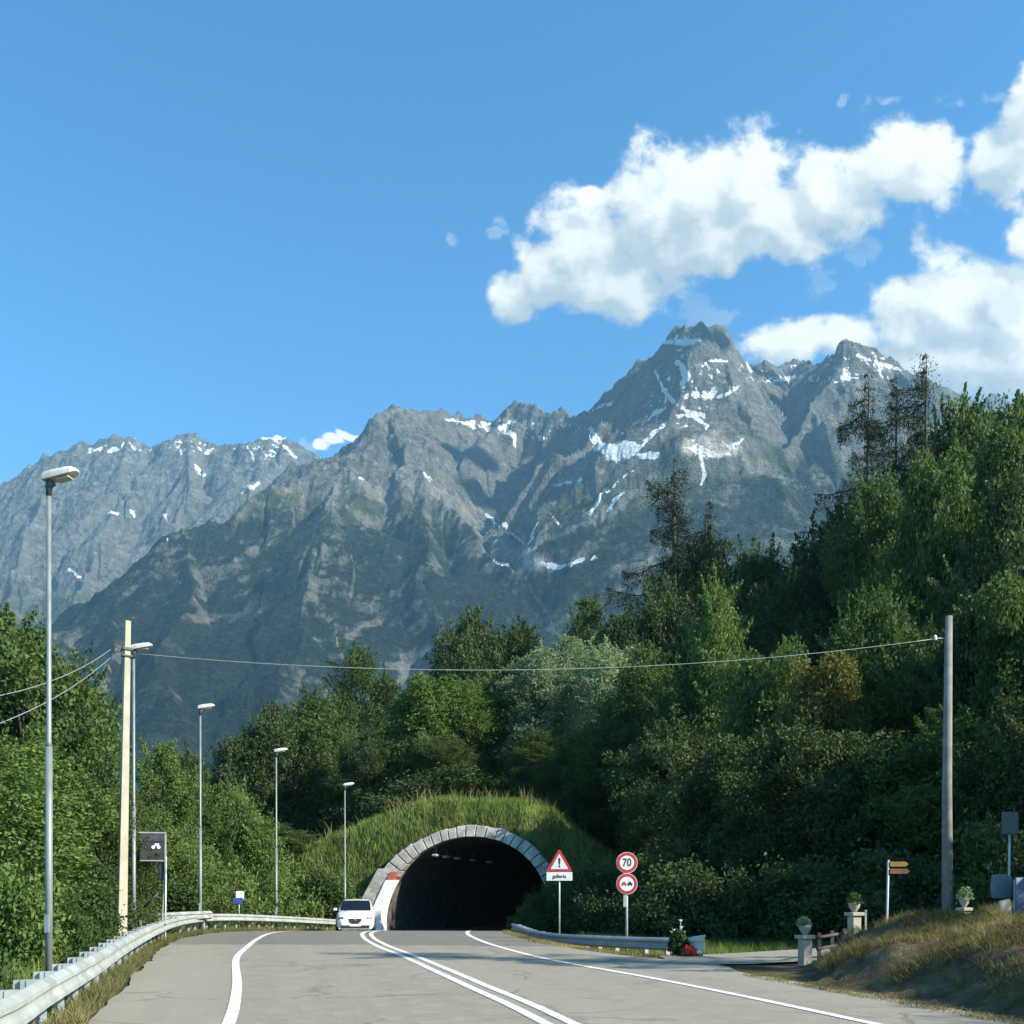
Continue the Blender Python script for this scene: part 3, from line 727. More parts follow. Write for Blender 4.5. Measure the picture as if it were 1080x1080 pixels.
# lamps fixed along the tunnel crown
lampg = "lamps along the tunnel ceiling"
for k, (ii, wv) in enumerate(((2, -2.2), (5, -2.2), (8, -2.2), (12, -2.2), (16, -2.2))):
    p, tt, nn = frame_at(min(len(axis)-1, TI+ii+2)); q = p+nn*wv
    if k == 0:
        tl = empty("tunnel_lamp", (0,0,0), label="", cat="ceiling lamp", group=lampg)
        mb = MB(); mb.box((0,0,0), (.32,.75,.12), bev=.03); mb.build("housing", LAMPM, tl)
        mb = MB(); mb.box((0,0,-.075), (.24,.62,.03), bev=.01); mb.build("glass", GLASSM, tl)
        mb = MB(); mb.tube([(0,0,.05),(0,0,.5)], .02, 6); mb.build("bracket", GALVD, tl); o = tl
    else: o = copy_tree(tl)
    tag(o, ('nearest','second','middle','fourth','deepest')[k]+' of the small grey lamps in a row under the tunnel vault', 'ceiling lamp', lampg)
    zc = road_z(p.y)+.95+TB*math.sqrt(1-(wv/TA)**2)-.55
    o.location = (q.x, q.y, zc); o.rotation_euler.z = -math.atan2(tt.x, tt.y)
# ------------------------------------------------------------------ crash barriers
def resample(P, step):
    P = catmull(P, 20); out = [P[0]]; acc = 0
    for a, b in zip(P[:-1], P[1:]):
        acc += (b-a).length
        if acc >= step: out.append(b); acc = 0
    if (out[-1]-P[-1]).length > .1: out.append(P[-1])
    return out
WPROF = [(0,-.155),(.012,-.15),(.035,-.135),(.08,-.105),(.08,-.06),(.035,-.03),(.03,0),(.035,.03),(.08,.06),(.08,.105),(.035,.135),(.012,.15),(0,.155)]
def barrier(name, path, side, step, label, mat, ph=.85, group=None, spacer=True, endcap=None, postw=.10):
    """path follows the rail's centre height; side=+1 when traffic is on its right"""
    t = empty(name, (0,0,0), label=label, cat="guardrail", group=group)
    P = resample(path, .5)
    mb = MB(); prof = [(side*a, b) for a, b in WPROF]; back = [(side*(a-.006), b) for a, b in WPROF][::-1]
    mb.sweep(P, prof+back, closed=True); mb.build("rail", mat, t)
    L = 0; nxt = .6
    for a, b in zip(P[:-1], P[1:]):
        L += (b-a).length
        if L >= nxt:
            nxt += step; d = (b-a); d.z = 0; d.normalize(); sd = Vector((d.y, -d.x, 0))*side
            rz = math.atan2(d.y, d.x); c = b-sd*.22
            mb = MB(); mb.box((c.x, c.y, b.z+.12-ph/2), (postw, .06, ph), rz+.0); mb.box((c.x-sd.x*.05, c.y-sd.y*.05, b.z+.12-ph/2), (.008, .1, ph), rz)
            o = mb.build("post", mat, t)
            if spacer:
                mb = MB(); c2 = b-sd*.10; mb.box((c2.x, c2.y, b.z+.02), (.12, .19, .2), rz); mb.build("spacer", mat, t)
    if endcap:
        d = (P[-1]-P[-2]).normalized(); sd = Vector((d.y, -d.x, 0))*side; e = P[-1]
        mb = MB(); n = 7
        v = []
        for k in range(n+1):
            f = k/n; q = e+d*.62*f; g = .155+.07*f
            bow = .10*math.sin(math.pi*f)
            v.append([mb.bm.verts.new(q+sd*(bow+aa*(1-f*.7))+Vector((0,0,bb/.155*g))) for aa, bb in WPROF])
        for r0, r1 in zip(v[:-1], v[1:]):
            for k in range(len(WPROF)-1): mb.bm.faces.new((r0[k], r0[k+1], r1[k+1], r1[k]))
        o = mb.build("end_piece", GALV, t); md = o.modifiers.new("thick", 'SOLIDIFY'); md.thickness = .012
    return t
def rail_pt(px, py, Y): return PX(px, py, Y)
LR = [(-1.7,-6,.50),(-2.6,1,.50),(-3.55,6,.50),(-4.0,8.35,.50),(-4.55,10.3,.50),(-5.6,14.2,.50),(-6.85,18.6,.50),(-8.05,23,.50),(-9.3,27.8,.50),(-10.5,32.8,.50),(-11.15,36.5,.50),(-11.45,40,.49),(-11.3,44,.40),(-10.55,49,.2),(-9.5,54,-.05),(-8.5,59,-.3)]
barrier("crash_barrier", LR, 1, 1.33, "long pale steel guardrail curving along the left edge of the road", GALV, group=None)
FR = [(-24,34,-.6),(-20,35,-.1),(-16,36.2,.25),(-13.2,37.3,.42),(-12.2,38.6,.5)]
FR = [tuple(PX(150,970,33)), tuple(PX(175,967.5,35.5)), tuple(PX(200,966,37.5)), tuple(PX(222,965,39.5))]
barrier("crash_barrier", FR, 1, 1.33, "short stub of guardrail behind the long left one, by the dark notice board", GALV, ph=1.3)
RR = [tuple(PX(541,977.5,45)), tuple(PX(548,981,41)), tuple(PX(560,985,37)), tuple(PX(585,989.5,33.5)), tuple(PX(620,992,30)), tuple(PX(660,994,27.8)), tuple(PX(700,995.5,26)), tuple(PX(728,996,24.9))]
barrier("crash_barrier", RR, 1, 1.33, "low dull guardrail with a flared white end along the right edge of the road", GALVD, ph=.75, endcap=True)
# ------------------------------------------------------------------ foliage
def leafmat(name, dark, light, trans=.35, rough=.68):
    m = bpy.data.materials.new(name); m.use_nodes = True; m.node_tree.nodes.clear(); n = NT(m.node_tree)
    a = n.new('ShaderNodeAttribute'); a.attribute_name = 'tone'
    oi = n.new('ShaderNodeObjectInfo')
    f = n.m('ADD', n.m('MULTIPLY', a.outputs['Fac'], .75), n.m('MULTIPLY', oi.outputs['Random'], .25))
    c = n.mix(f, (*dark, 1), (*light, 1))
    d = n.new('ShaderNodeBsdfPrincipled'); d.inputs['Roughness'].default_value = rough; d.inputs['Specular IOR Level'].default_value = .18
    n.L.new(c, d.inputs['Base Color'])
    t = n.new('ShaderNodeBsdfTranslucent'); n.L.new(n.mix(1.0, c, (1.25, 1.25, .55, 1), 'MULTIPLY'), t.inputs[0])
    mx = n.new('ShaderNodeMixShader'); mx.inputs[0].default_value = trans
    n.L.new(d.outputs[0], mx.inputs[1]); n.L.new(t.outputs[0], mx.inputs[2])
    o = n.new('ShaderNodeOutputMaterial'); n.L.new(mx.outputs[0], o.inputs[0]); return m
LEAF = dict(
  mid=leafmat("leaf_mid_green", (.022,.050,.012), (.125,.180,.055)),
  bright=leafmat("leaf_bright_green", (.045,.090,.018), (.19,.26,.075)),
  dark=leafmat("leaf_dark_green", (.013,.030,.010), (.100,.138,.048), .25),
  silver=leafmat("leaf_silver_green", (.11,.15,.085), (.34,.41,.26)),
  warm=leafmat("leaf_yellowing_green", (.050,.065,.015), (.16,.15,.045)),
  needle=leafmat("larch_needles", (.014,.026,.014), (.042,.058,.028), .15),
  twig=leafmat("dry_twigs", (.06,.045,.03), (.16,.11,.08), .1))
BARK = weathered("bark", (.085,.07,.055), .95, 0, .35, 2.5, dirt=(.16,.15,.13), bs=.6)
def leaves(cent, length, width, rs, droop=0.0, outw=None):
    n = len(cent)
    d = rs.normal(size=(n, 3)); d[:, 2] = d[:, 2]*.7-droop
    if outw is not None: d += outw*.8
    d /= np.linalg.norm(d, axis=1)[:, None]+1e-9
    q = rs.normal(size=(n, 3)); s = np.cross(d, q); s /= np.linalg.norm(s, axis=1)[:, None]+1e-9
    L = length*(.6+.8*rs.rand(n))[:, None]; Wd = width*(.6+.8*rs.rand(n))[:, None]
    V = np.stack([cent-d*L*.5, cent+s*Wd*.5-d*L*.05, cent+d*L*.5, cent-s*Wd*.5-d*L*.05], 1).reshape(-1, 3)
    Q = np.arange(n*4).reshape(-1, 4)
    return V, Q
def ball(n, rs):
    v = rs.normal(size=(n, 3)); return v/(np.linalg.norm(v, axis=1)[:, None])
def limb_mesh(segs, name, parent, mat=None):
    mb = MB()
    for pts, rad in segs: mb.tube(pts, rad, 6, cap=False)
    return mb.build(name, mat or BARK, parent, smooth=True)
def crown_obj(V, Q, tone, matkey, parent):
    o = mesh_np("crown", V, Q, LEAF[matkey], parent, attrs=dict(tone=np.repeat(tone, 4))); return o
def make_broad(seed, H=12., Rr=4.4, nl=46000, lobes=26, ls=.17, base=.16, shape='round', droop=0.25, spray=260):
    rs = np.random.RandomState(seed); root = empty("tree", (0,0,0)); segs = []
    lean = rs.normal(size=2)*.35
    trunk = [(0,0,-1.2), (0,0,.5), (lean[0]*.3, lean[1]*.3, H*.25), (lean[0]*.7, lean[1]*.7, H*.5), (lean[0], lean[1], H*.85)]
    segs.append((trunk, [.26*H/12, .22*H/12, .17*H/12, .11*H/12, .03]))
    LC = []; LR = []
    for i in range(lobes):
        f = (i+.5)/lobes; z = H*(base+(1-base)*(f**.85))
        if shape == 'round': prof = math.sin(math.pi*min(1, max(.12, (z/H-base*.6)/(1.12-base*.6))))**.65
        elif shape == 'tall': prof = math.sin(math.pi*min(1, max(.15, (z/H)/(1.1))))**.8
        else: prof = 1
        a = i*2.399+rs.rand()*.9; rr = Rr*prof*(.42+.42*rs.rand())
        if z > H*.9: rr *= .35
        lr = Rr*(.22+.24*rs.rand())*(1.0 if z < H*.8 else .75)
        c = np.array([rr*math.cos(a)+lean[0]*z/H, rr*math.sin(a)+lean[1]*z/H, min(z, H-lr*.75)]); LC.append(c); LR.append(lr)
        zt = max(.8, c[2]-rr*.75); st = (lean[0]*zt/H, lean[1]*zt/H, zt)
        mid = (c[0]*.5, c[1]*.5, zt+(c[2]-zt)*.35+.2)
        segs.append(([st, mid, tuple(c)], [.085*H/12, .05*H/12, .018]))
    cents = []; tone = []; outw = []
    wts = np.array(LR)**2; per = (spray*lobes*wts/wts.sum()).astype(int); K = max(4, nl//(spray*lobes))
    for c, lr, m in zip(LC, LR, per):
        dirs = ball(m, rs); dirs[:, 2] = dirs[:, 2]*.85+.12
        rad = lr*(.55+.5*rs.rand(m)**.6); rad *= 1+.55*(vn(dirs[:, 0]*2.5+c[0]*3+50, dirs[:, 2]*2.5+dirs[:, 1]*2+c[1]*3+50)-.5)*2
        pc = c+dirs*rad[:, None]
        tn = rs.rand(m)*.8+.1
        off = rs.normal(size=(m, K, 3))*np.array([.17, .17, .10])*(ls/.17)*1.25
        off[:, :, 2] -= np.abs(off[:, :, 0])*droop
        cents.append((pc[:, None, :]+off).reshape(-1, 3)); tone.append(np.clip(np.repeat(tn, K)+rs.normal(size=m*K)*.12, 0, 1)); outw.append(np.repeat(dirs, K, 0))
        # twigs to some sprays
        for q in rs.choice(m, min(4, m), replace=False): segs.append(([tuple(c), tuple((c+pc[q])/2+np.array([0,0,.1])), tuple(pc[q])], [.03, .02, .008]))
    # shoots that stick out of the crown and make its edge ragged
    for k in range(70):
        i = rs.randint(lobes//4, lobes); c = LC[i]; d = ball(1, rs)[0]; d[2] = abs(d[2])+.25; d /= np.linalg.norm(d); L = LR[i]*.95+(.5+1.1*rs.rand())*H/12
        m = 75; t = .45+.55*rs.rand(m); P = c+d*(L*t)[:, None]; P[:, 2] -= droop*.5*t*t*L*.4; wd_ = .22*(1.15-t)
        P = P+rs.normal(size=(m, 3))*wd_[:, None]; cents.append(P); tone.append(np.clip(.55+.3*rs.rand()+rs.normal(size=m)*.12, 0, 1)); outw.append(np.repeat(d[None], m, 0))
        segs.append(([tuple(c), tuple(c+d*L*.5), tuple(c+d*L*.97+np.array([0,0,-droop*.2*L]))], [.03, .018, .005]))
    cents = np.concatenate(cents); tone = np.concatenate(tone); outw = np.concatenate(outw)
    V, Q = leaves(cents, ls, ls*.55, rs, droop*.6, outw)
    limb_mesh(segs, "trunk", root); crown_obj(V, Q, tone, 'mid', root)
    root['H'] = H; root['W'] = 2*Rr*1.05; return root
def make_hang(seed, H=12., Rr=4.6, nb=190, ls=.27):
    """broad tree whose outer boughs arch over and hang"""
    rs = np.random.RandomState(seed); root = empty("tree", (0,0,0)); segs = [([(0,0,-1.2),(0,0,3),(.2,.1,H*.6),(.3,.1,H*.9)], [.3,.24,.14,.03])]
    cents = []; tone = []; outw = []
    for i in range(nb):
        a = rs.rand()*6.283; z0 = H*(.25+.6*rs.rand()); L = Rr*(.6+.55*rs.rand())*(1.1-.5*(z0/H)); d = np.array([math.cos(a), math.sin(a), 0])
        pts = []
        for k in range(7):
            t = k/6; pts.append(d*L*t+np.array([0, 0, z0+L*(.75*t-.95*t*t)+rs.normal()*.08]))
        segs.append(([tuple(p) for p in pts[::2]], [.05, .03, .018, .006]))
        tn = .2+.6*rs.rand(); m = 260
        t = rs.rand(m)**.6*6; k = np.minimum(t.astype(int), 5); f = t-k; P = np.array(pts); c = P[k]*(1-f)[:, None]+P[k+1]*f[:, None]
        side = rs.normal(size=(m, 3))*np.array([.28, .28, .12]); hang = rs.rand(m)**1.5*1.0*(t/6)
        side[:, 2] -= hang; cents.append(c+side); tone.append(np.clip(tn+rs.normal(size=m)*.15, 0, 1)); outw.append(np.repeat(d[None], m, 0)*.4)
    for s in range(14):
        c0 = np.array([rs.normal()*1.2, rs.normal()*1.2, H*(.72+.2*rs.rand())]); dirs = ball(500, rs); cents.append(c0+dirs*(1.1*rs.rand(500)**.4)[:, None]); tone.append(np.clip(.5+rs.normal(size=500)*.2, 0, 1)); outw.append(dirs)
    cents = np.concatenate(cents); tone = np.concatenate(tone); outw = np.concatenate(outw)
    V, Q = leaves(cents, ls, ls*.42, rs, .8, outw)
    limb_mesh(segs, "trunk", root); crown_obj(V, Q, tone, 'mid', root)
    root['H'] = H; root['W'] = 2*Rr; return root
def make_larch(seed, H=18., Rr=3.2, tiers=30, gap=.0, bare=.18):
    rs = np.random.RandomState(seed); root = empty("conifer", (0,0,0))
    segs = [([(0,0,-2),(0,0,H*.4),(.15,0,H*.8),(.2,0,H)], [.27,.19,.08,.015])]; cents = []; tone = []; outw = []
    for i in range(tiers):
        z = H*(bare+(1-bare)*(i/(tiers-1))**1.0); f = 1-(z/H); base = Rr*(f**.27)*(1.0 if f > .07 else .6)
        for b in range(rs.randint(1, 4)):
            a = rs.rand()*6.283; L = base*(.25+.95*rs.rand()**1.2)+.2
            if rs.rand() < gap: L *= .35
            d = np.array([math.cos(a), math.sin(a), 0]); s_ = np.array([-d[1], d[0], 0]); pts = []
            for k in range(6):
                t = k/5; pts.append(d*L*t+np.array([0, 0, z-L*(.34*t-.30*t*t*t)+rs.normal()*.05]))
            segs.append(([tuple(p) for p in pts[::1]], [.055, .045, .035, .025, .015, .006]))
            P = np.array(pts); m = int(340*L)
            t = rs.rand(m)*5; k = np.minimum(t.astype(int), 4); ff = t-k; c = P[k]*(1-ff)[:, None]+P[k+1]*ff[:, None]
            wside = .42*np.sin(np.pi*np.clip(t/5+.12, 0, 1)); c = c+s_[None]*(rs.normal(size=m)*wside)[:, None]; c[:, 2] -= rs.rand(m)**1.6*.75; c += rs.normal(size=(m, 3))*.05
            cents.append(c); tone.append(np.clip(.45+rs.normal(size=m)*.2, 0, 1)); outw.append(np.repeat((d*.5-np.array([0,0,.5]))[None], m, 0))
    cents = np.concatenate(cents); tone = np.concatenate(tone); outw = np.concatenate(outw)
    V, Q = leaves(cents, .17, .034, rs, .4, outw)
    limb_mesh(segs, "trunk", root); crown_obj(V, Q, tone, 'needle', root)
    root['H'] = H; root['W'] = 2*Rr*.9; return root
def make_shrub(seed, H=2.6, Rr=1.7, n=15000, ls=.13, upright=False):
    rs = np.random.RandomState(seed); root = empty("shrub", (0,0,0)); segs = []; cents = []; tone = []; outw = []
    for i in range(26):
        a = rs.rand()*6.283; el = .35+1.1*rs.rand(); L = H*(.55+.5*rs.rand()); d = np.array([math.cos(a)*math.cos(el)*Rr/H*1.3, math.sin(a)*math.cos(el)*Rr/H*1.3, math.sin(el)])
        P = [d*L*t+np.array([0, 0, -.3*t*t*(0 if upright else 1)]) for t in (0, .35, .7, 1)]; segs.append(([tuple(p) for p in P], [.03, .022, .014, .005])); P = np.array(P)
        m = n//26; t = (.25+.75*rs.rand(m)**.7)*3; k = np.minimum(t.astype(int), 2); f = t-k; c = P[k]*(1-f)[:, None]+P[k+1]*f[:, None]
        c = c+rs.normal(size=(m, 3))*np.array([.26, .26, .2]); c[:, 2] = np.maximum(c[:, 2], .02); cents.append(c); tone.append(np.clip(.25+.5*rs.rand()+rs.normal(size=m)*.15, 0, 1)); outw.append(np.repeat(d[None], m, 0)*.6)
    V, Q = leaves(np.concatenate(cents), ls, ls*.55, rs, .15, np.concatenate(outw))
    limb_mesh(segs, "stems", root); o = crown_obj(V, Q, np.concatenate(tone), 'mid', root); o.name = "foliage"
    root['H'] = H; root['W'] = 2*Rr; return root
PROTO = dict(
  A=make_broad(1, ls=.21, nl=44000, lobes=19, spray=170), B=make_broad(2, 12, 4.8, 50000, 22, .22, .12, spray=140), Cc=make_broad(5, 12, 4.0, 46000, 22, .2, .2, spray=150),
  T=make_broad(3, 14, 3.0, 36000, 26, .17, .12, 'tall', .1, spray=170), U=make_broad(4, 13, 3.3, 34000, 24, .2, .15, 'tall', .4, spray=160),
  Hg=make_hang(6), H2=make_hang(9, 12, 4.2, 150, .29), L=make_larch(7), M=make_larch(8, 17, 3.6, 22, .35, .25),
  S=make_shrub(11), S2=make_shrub(12, 2.8, 1.5, 13000, .16, True))
USED = set()
def plant(kind, px, top, Y, wpx, mat, label, cat="tree", group=None, rz=None, xyz=None, h=None):
    pr = PROTO[kind]
    if xyz: x, Y = xyz; z0 = hill_at(x, Y); hh = h; wid = wpx
    else:
        q = PX(px, top, Y); x = q.x; z0 = hill_at(x, Y); hh = max(1.0, q.z-z0); wid = wpx/F*Y
    if kind in USED: t = copy_tree(pr)
    else: t = pr; USED.add(kind)
    t.location = (x, Y, z0-.05); s = wid/pr['W']; t.scale = (s, s, hh/pr['H'])
    t.rotation_euler.z = rz if rz is not None else (x*7.3+Y*3.1) % 6.283
    name = {"tree": "tree", "conifer": "conifer", "shrub": "shrub"}.get(cat, "tree"); t.name = name
    tag(t, label, cat, group)
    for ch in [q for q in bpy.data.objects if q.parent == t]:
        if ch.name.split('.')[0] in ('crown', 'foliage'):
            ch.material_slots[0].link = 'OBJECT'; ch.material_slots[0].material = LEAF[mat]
    return t
GL, GB, GR, GU = "trees on the left roadside bank", "trees above and behind the tunnel", "trees of the wood on the right", "shrubs and undergrowth beside the road"
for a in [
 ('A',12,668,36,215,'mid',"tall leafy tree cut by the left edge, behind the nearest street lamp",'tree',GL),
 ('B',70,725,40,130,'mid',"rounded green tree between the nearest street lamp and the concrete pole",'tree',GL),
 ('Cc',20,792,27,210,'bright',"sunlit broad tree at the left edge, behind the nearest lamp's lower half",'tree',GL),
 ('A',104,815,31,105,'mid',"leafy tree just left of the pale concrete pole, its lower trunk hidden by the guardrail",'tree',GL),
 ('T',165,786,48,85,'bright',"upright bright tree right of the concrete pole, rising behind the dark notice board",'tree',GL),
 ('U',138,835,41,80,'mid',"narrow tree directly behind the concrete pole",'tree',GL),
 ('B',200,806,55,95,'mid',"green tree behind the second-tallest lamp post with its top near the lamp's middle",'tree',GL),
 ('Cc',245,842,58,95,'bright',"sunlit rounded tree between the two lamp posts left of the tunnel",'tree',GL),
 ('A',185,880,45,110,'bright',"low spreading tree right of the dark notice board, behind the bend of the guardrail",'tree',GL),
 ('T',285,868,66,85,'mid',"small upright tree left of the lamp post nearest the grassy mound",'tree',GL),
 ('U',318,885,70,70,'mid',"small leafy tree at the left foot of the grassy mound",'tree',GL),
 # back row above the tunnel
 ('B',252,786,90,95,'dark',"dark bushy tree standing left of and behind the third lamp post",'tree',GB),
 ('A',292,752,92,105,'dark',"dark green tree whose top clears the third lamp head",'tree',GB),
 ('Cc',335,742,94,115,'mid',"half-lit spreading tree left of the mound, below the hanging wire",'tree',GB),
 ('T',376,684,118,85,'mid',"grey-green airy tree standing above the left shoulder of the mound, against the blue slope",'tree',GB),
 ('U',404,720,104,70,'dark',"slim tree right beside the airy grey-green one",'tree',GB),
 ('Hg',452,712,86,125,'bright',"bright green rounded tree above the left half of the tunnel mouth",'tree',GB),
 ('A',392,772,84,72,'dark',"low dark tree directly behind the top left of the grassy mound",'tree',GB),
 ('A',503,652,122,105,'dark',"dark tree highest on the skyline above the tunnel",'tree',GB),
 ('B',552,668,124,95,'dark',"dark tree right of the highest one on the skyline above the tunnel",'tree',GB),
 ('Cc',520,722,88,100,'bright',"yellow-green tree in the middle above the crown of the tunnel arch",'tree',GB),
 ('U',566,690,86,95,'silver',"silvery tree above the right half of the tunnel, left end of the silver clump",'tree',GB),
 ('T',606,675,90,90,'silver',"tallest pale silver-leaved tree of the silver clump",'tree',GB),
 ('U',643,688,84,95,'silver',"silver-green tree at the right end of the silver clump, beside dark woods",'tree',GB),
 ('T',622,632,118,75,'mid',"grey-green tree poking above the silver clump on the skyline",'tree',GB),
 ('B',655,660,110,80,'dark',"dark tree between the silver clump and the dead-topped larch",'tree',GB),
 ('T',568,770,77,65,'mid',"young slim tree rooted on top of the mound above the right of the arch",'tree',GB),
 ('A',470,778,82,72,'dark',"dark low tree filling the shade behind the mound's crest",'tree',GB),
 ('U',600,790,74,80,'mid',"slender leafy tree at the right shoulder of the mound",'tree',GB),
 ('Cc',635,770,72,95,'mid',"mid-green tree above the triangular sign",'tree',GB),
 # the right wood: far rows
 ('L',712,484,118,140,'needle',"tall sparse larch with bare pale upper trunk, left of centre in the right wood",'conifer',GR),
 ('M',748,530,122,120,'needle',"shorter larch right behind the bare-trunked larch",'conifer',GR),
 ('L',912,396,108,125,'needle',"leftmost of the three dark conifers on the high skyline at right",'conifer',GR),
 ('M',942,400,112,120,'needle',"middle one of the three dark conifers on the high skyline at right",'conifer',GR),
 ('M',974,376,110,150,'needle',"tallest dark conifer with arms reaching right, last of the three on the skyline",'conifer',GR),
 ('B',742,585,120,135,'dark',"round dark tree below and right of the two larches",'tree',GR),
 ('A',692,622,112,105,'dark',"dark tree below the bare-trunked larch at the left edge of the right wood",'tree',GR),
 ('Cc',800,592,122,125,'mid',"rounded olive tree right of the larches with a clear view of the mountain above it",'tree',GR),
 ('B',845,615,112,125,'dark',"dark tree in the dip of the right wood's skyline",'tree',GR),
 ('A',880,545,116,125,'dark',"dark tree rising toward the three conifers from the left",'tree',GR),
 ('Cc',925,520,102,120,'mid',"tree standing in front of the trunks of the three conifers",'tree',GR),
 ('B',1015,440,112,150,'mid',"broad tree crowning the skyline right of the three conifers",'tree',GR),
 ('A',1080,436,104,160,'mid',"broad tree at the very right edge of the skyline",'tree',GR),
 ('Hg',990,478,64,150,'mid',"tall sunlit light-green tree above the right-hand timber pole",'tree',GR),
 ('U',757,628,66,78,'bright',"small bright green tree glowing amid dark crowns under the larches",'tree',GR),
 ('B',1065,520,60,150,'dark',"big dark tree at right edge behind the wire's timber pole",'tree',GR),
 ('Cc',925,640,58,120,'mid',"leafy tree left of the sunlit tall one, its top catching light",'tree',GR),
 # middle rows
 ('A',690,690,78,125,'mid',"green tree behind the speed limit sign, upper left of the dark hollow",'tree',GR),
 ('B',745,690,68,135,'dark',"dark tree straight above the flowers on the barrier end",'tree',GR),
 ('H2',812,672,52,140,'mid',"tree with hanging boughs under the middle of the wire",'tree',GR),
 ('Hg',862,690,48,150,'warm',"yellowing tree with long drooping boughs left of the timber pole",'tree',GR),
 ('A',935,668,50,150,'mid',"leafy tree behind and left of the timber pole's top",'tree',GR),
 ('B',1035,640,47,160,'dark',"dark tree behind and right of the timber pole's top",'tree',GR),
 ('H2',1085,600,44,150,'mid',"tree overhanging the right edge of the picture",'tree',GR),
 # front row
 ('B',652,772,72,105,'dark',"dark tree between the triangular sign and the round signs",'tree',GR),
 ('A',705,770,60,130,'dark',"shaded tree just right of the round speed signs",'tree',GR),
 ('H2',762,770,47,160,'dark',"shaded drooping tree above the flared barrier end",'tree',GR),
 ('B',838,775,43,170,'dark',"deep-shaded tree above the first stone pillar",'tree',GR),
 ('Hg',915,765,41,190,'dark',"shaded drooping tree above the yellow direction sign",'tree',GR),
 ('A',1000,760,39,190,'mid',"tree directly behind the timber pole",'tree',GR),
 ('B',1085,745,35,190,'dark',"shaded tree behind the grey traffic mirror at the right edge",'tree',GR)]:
    plant(*a)
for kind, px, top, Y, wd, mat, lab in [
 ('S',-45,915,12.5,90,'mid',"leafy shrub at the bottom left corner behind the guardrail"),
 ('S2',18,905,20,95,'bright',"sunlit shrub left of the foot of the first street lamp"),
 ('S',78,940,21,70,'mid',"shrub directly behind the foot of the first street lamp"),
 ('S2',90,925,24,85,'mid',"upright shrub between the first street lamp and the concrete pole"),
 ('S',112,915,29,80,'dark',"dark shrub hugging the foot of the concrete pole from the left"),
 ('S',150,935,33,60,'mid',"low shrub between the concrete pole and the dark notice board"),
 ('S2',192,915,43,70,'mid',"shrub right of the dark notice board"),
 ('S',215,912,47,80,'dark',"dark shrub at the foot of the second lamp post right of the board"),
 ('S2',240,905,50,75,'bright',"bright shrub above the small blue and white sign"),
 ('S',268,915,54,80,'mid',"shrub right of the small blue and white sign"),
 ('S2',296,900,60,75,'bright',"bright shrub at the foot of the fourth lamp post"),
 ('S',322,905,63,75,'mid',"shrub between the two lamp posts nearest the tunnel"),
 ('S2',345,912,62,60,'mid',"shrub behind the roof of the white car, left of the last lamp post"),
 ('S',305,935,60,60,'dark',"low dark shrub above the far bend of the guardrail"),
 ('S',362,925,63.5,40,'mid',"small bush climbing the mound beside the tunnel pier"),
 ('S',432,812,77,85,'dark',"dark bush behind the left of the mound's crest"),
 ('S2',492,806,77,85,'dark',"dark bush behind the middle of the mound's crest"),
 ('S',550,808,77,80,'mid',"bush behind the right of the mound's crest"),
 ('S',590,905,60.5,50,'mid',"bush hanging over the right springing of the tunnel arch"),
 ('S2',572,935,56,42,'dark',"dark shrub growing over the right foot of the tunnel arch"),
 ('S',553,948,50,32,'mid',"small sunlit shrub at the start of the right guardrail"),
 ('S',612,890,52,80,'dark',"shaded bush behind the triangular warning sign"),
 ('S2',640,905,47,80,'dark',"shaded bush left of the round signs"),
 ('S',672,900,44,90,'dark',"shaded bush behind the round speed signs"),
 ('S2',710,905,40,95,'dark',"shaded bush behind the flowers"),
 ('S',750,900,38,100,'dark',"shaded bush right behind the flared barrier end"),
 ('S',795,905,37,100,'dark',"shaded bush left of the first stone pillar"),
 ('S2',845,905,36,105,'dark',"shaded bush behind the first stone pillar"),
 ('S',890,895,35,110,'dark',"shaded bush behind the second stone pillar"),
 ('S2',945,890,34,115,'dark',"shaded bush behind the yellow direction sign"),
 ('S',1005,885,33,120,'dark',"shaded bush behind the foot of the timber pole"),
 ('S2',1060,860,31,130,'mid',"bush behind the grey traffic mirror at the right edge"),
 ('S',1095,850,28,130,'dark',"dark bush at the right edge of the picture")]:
    plant(kind, px, top, Y, wd, mat, lab, 'shrub', GU)
# wood carrying on beyond the right edge: it shades the bank and the hollow
for x, y, h, wd, k, w_ in [(29,4,14,9.5,'B',"beside the near end of the bank"),(36,9,15,9,'A',"nearest the camera"),(38,17,16,10,'B',"second nearest the camera"),(35,24,15,9,'Cc',"level with the stone pillars"),(36,31,16,10,'A',"level with the timber pole"),(44,38,17,10,'B',"set furthest back to the right"),(25,27.5,13,8,'B',"closest to the timber pole"),(28,34,15,9,'A',"just behind the timber pole's row"),(31,42,16,9,'Cc',"deepest in the shaded wood")]:
    plant(k, 0, 0, 0, wd, 'mid', "leafy tree beyond the right edge, "+w_, 'tree', "trees beyond the right edge", xyz=(x, y), h=h)
plant('L', 0, 0, 0, 5.2, 'needle', "slim conifer beyond the right edge, throwing a thin shadow across the road", 'conifer', xyz=(14.9, 17.0), h=11.6)
for k, p_ in PROTO.items():
    if k not in USED: 
        for ch in [q for q in bpy.data.objects if q.parent == p_]: bpy.data.objects.remove(ch)
        bpy.data.objects.remove(p_)
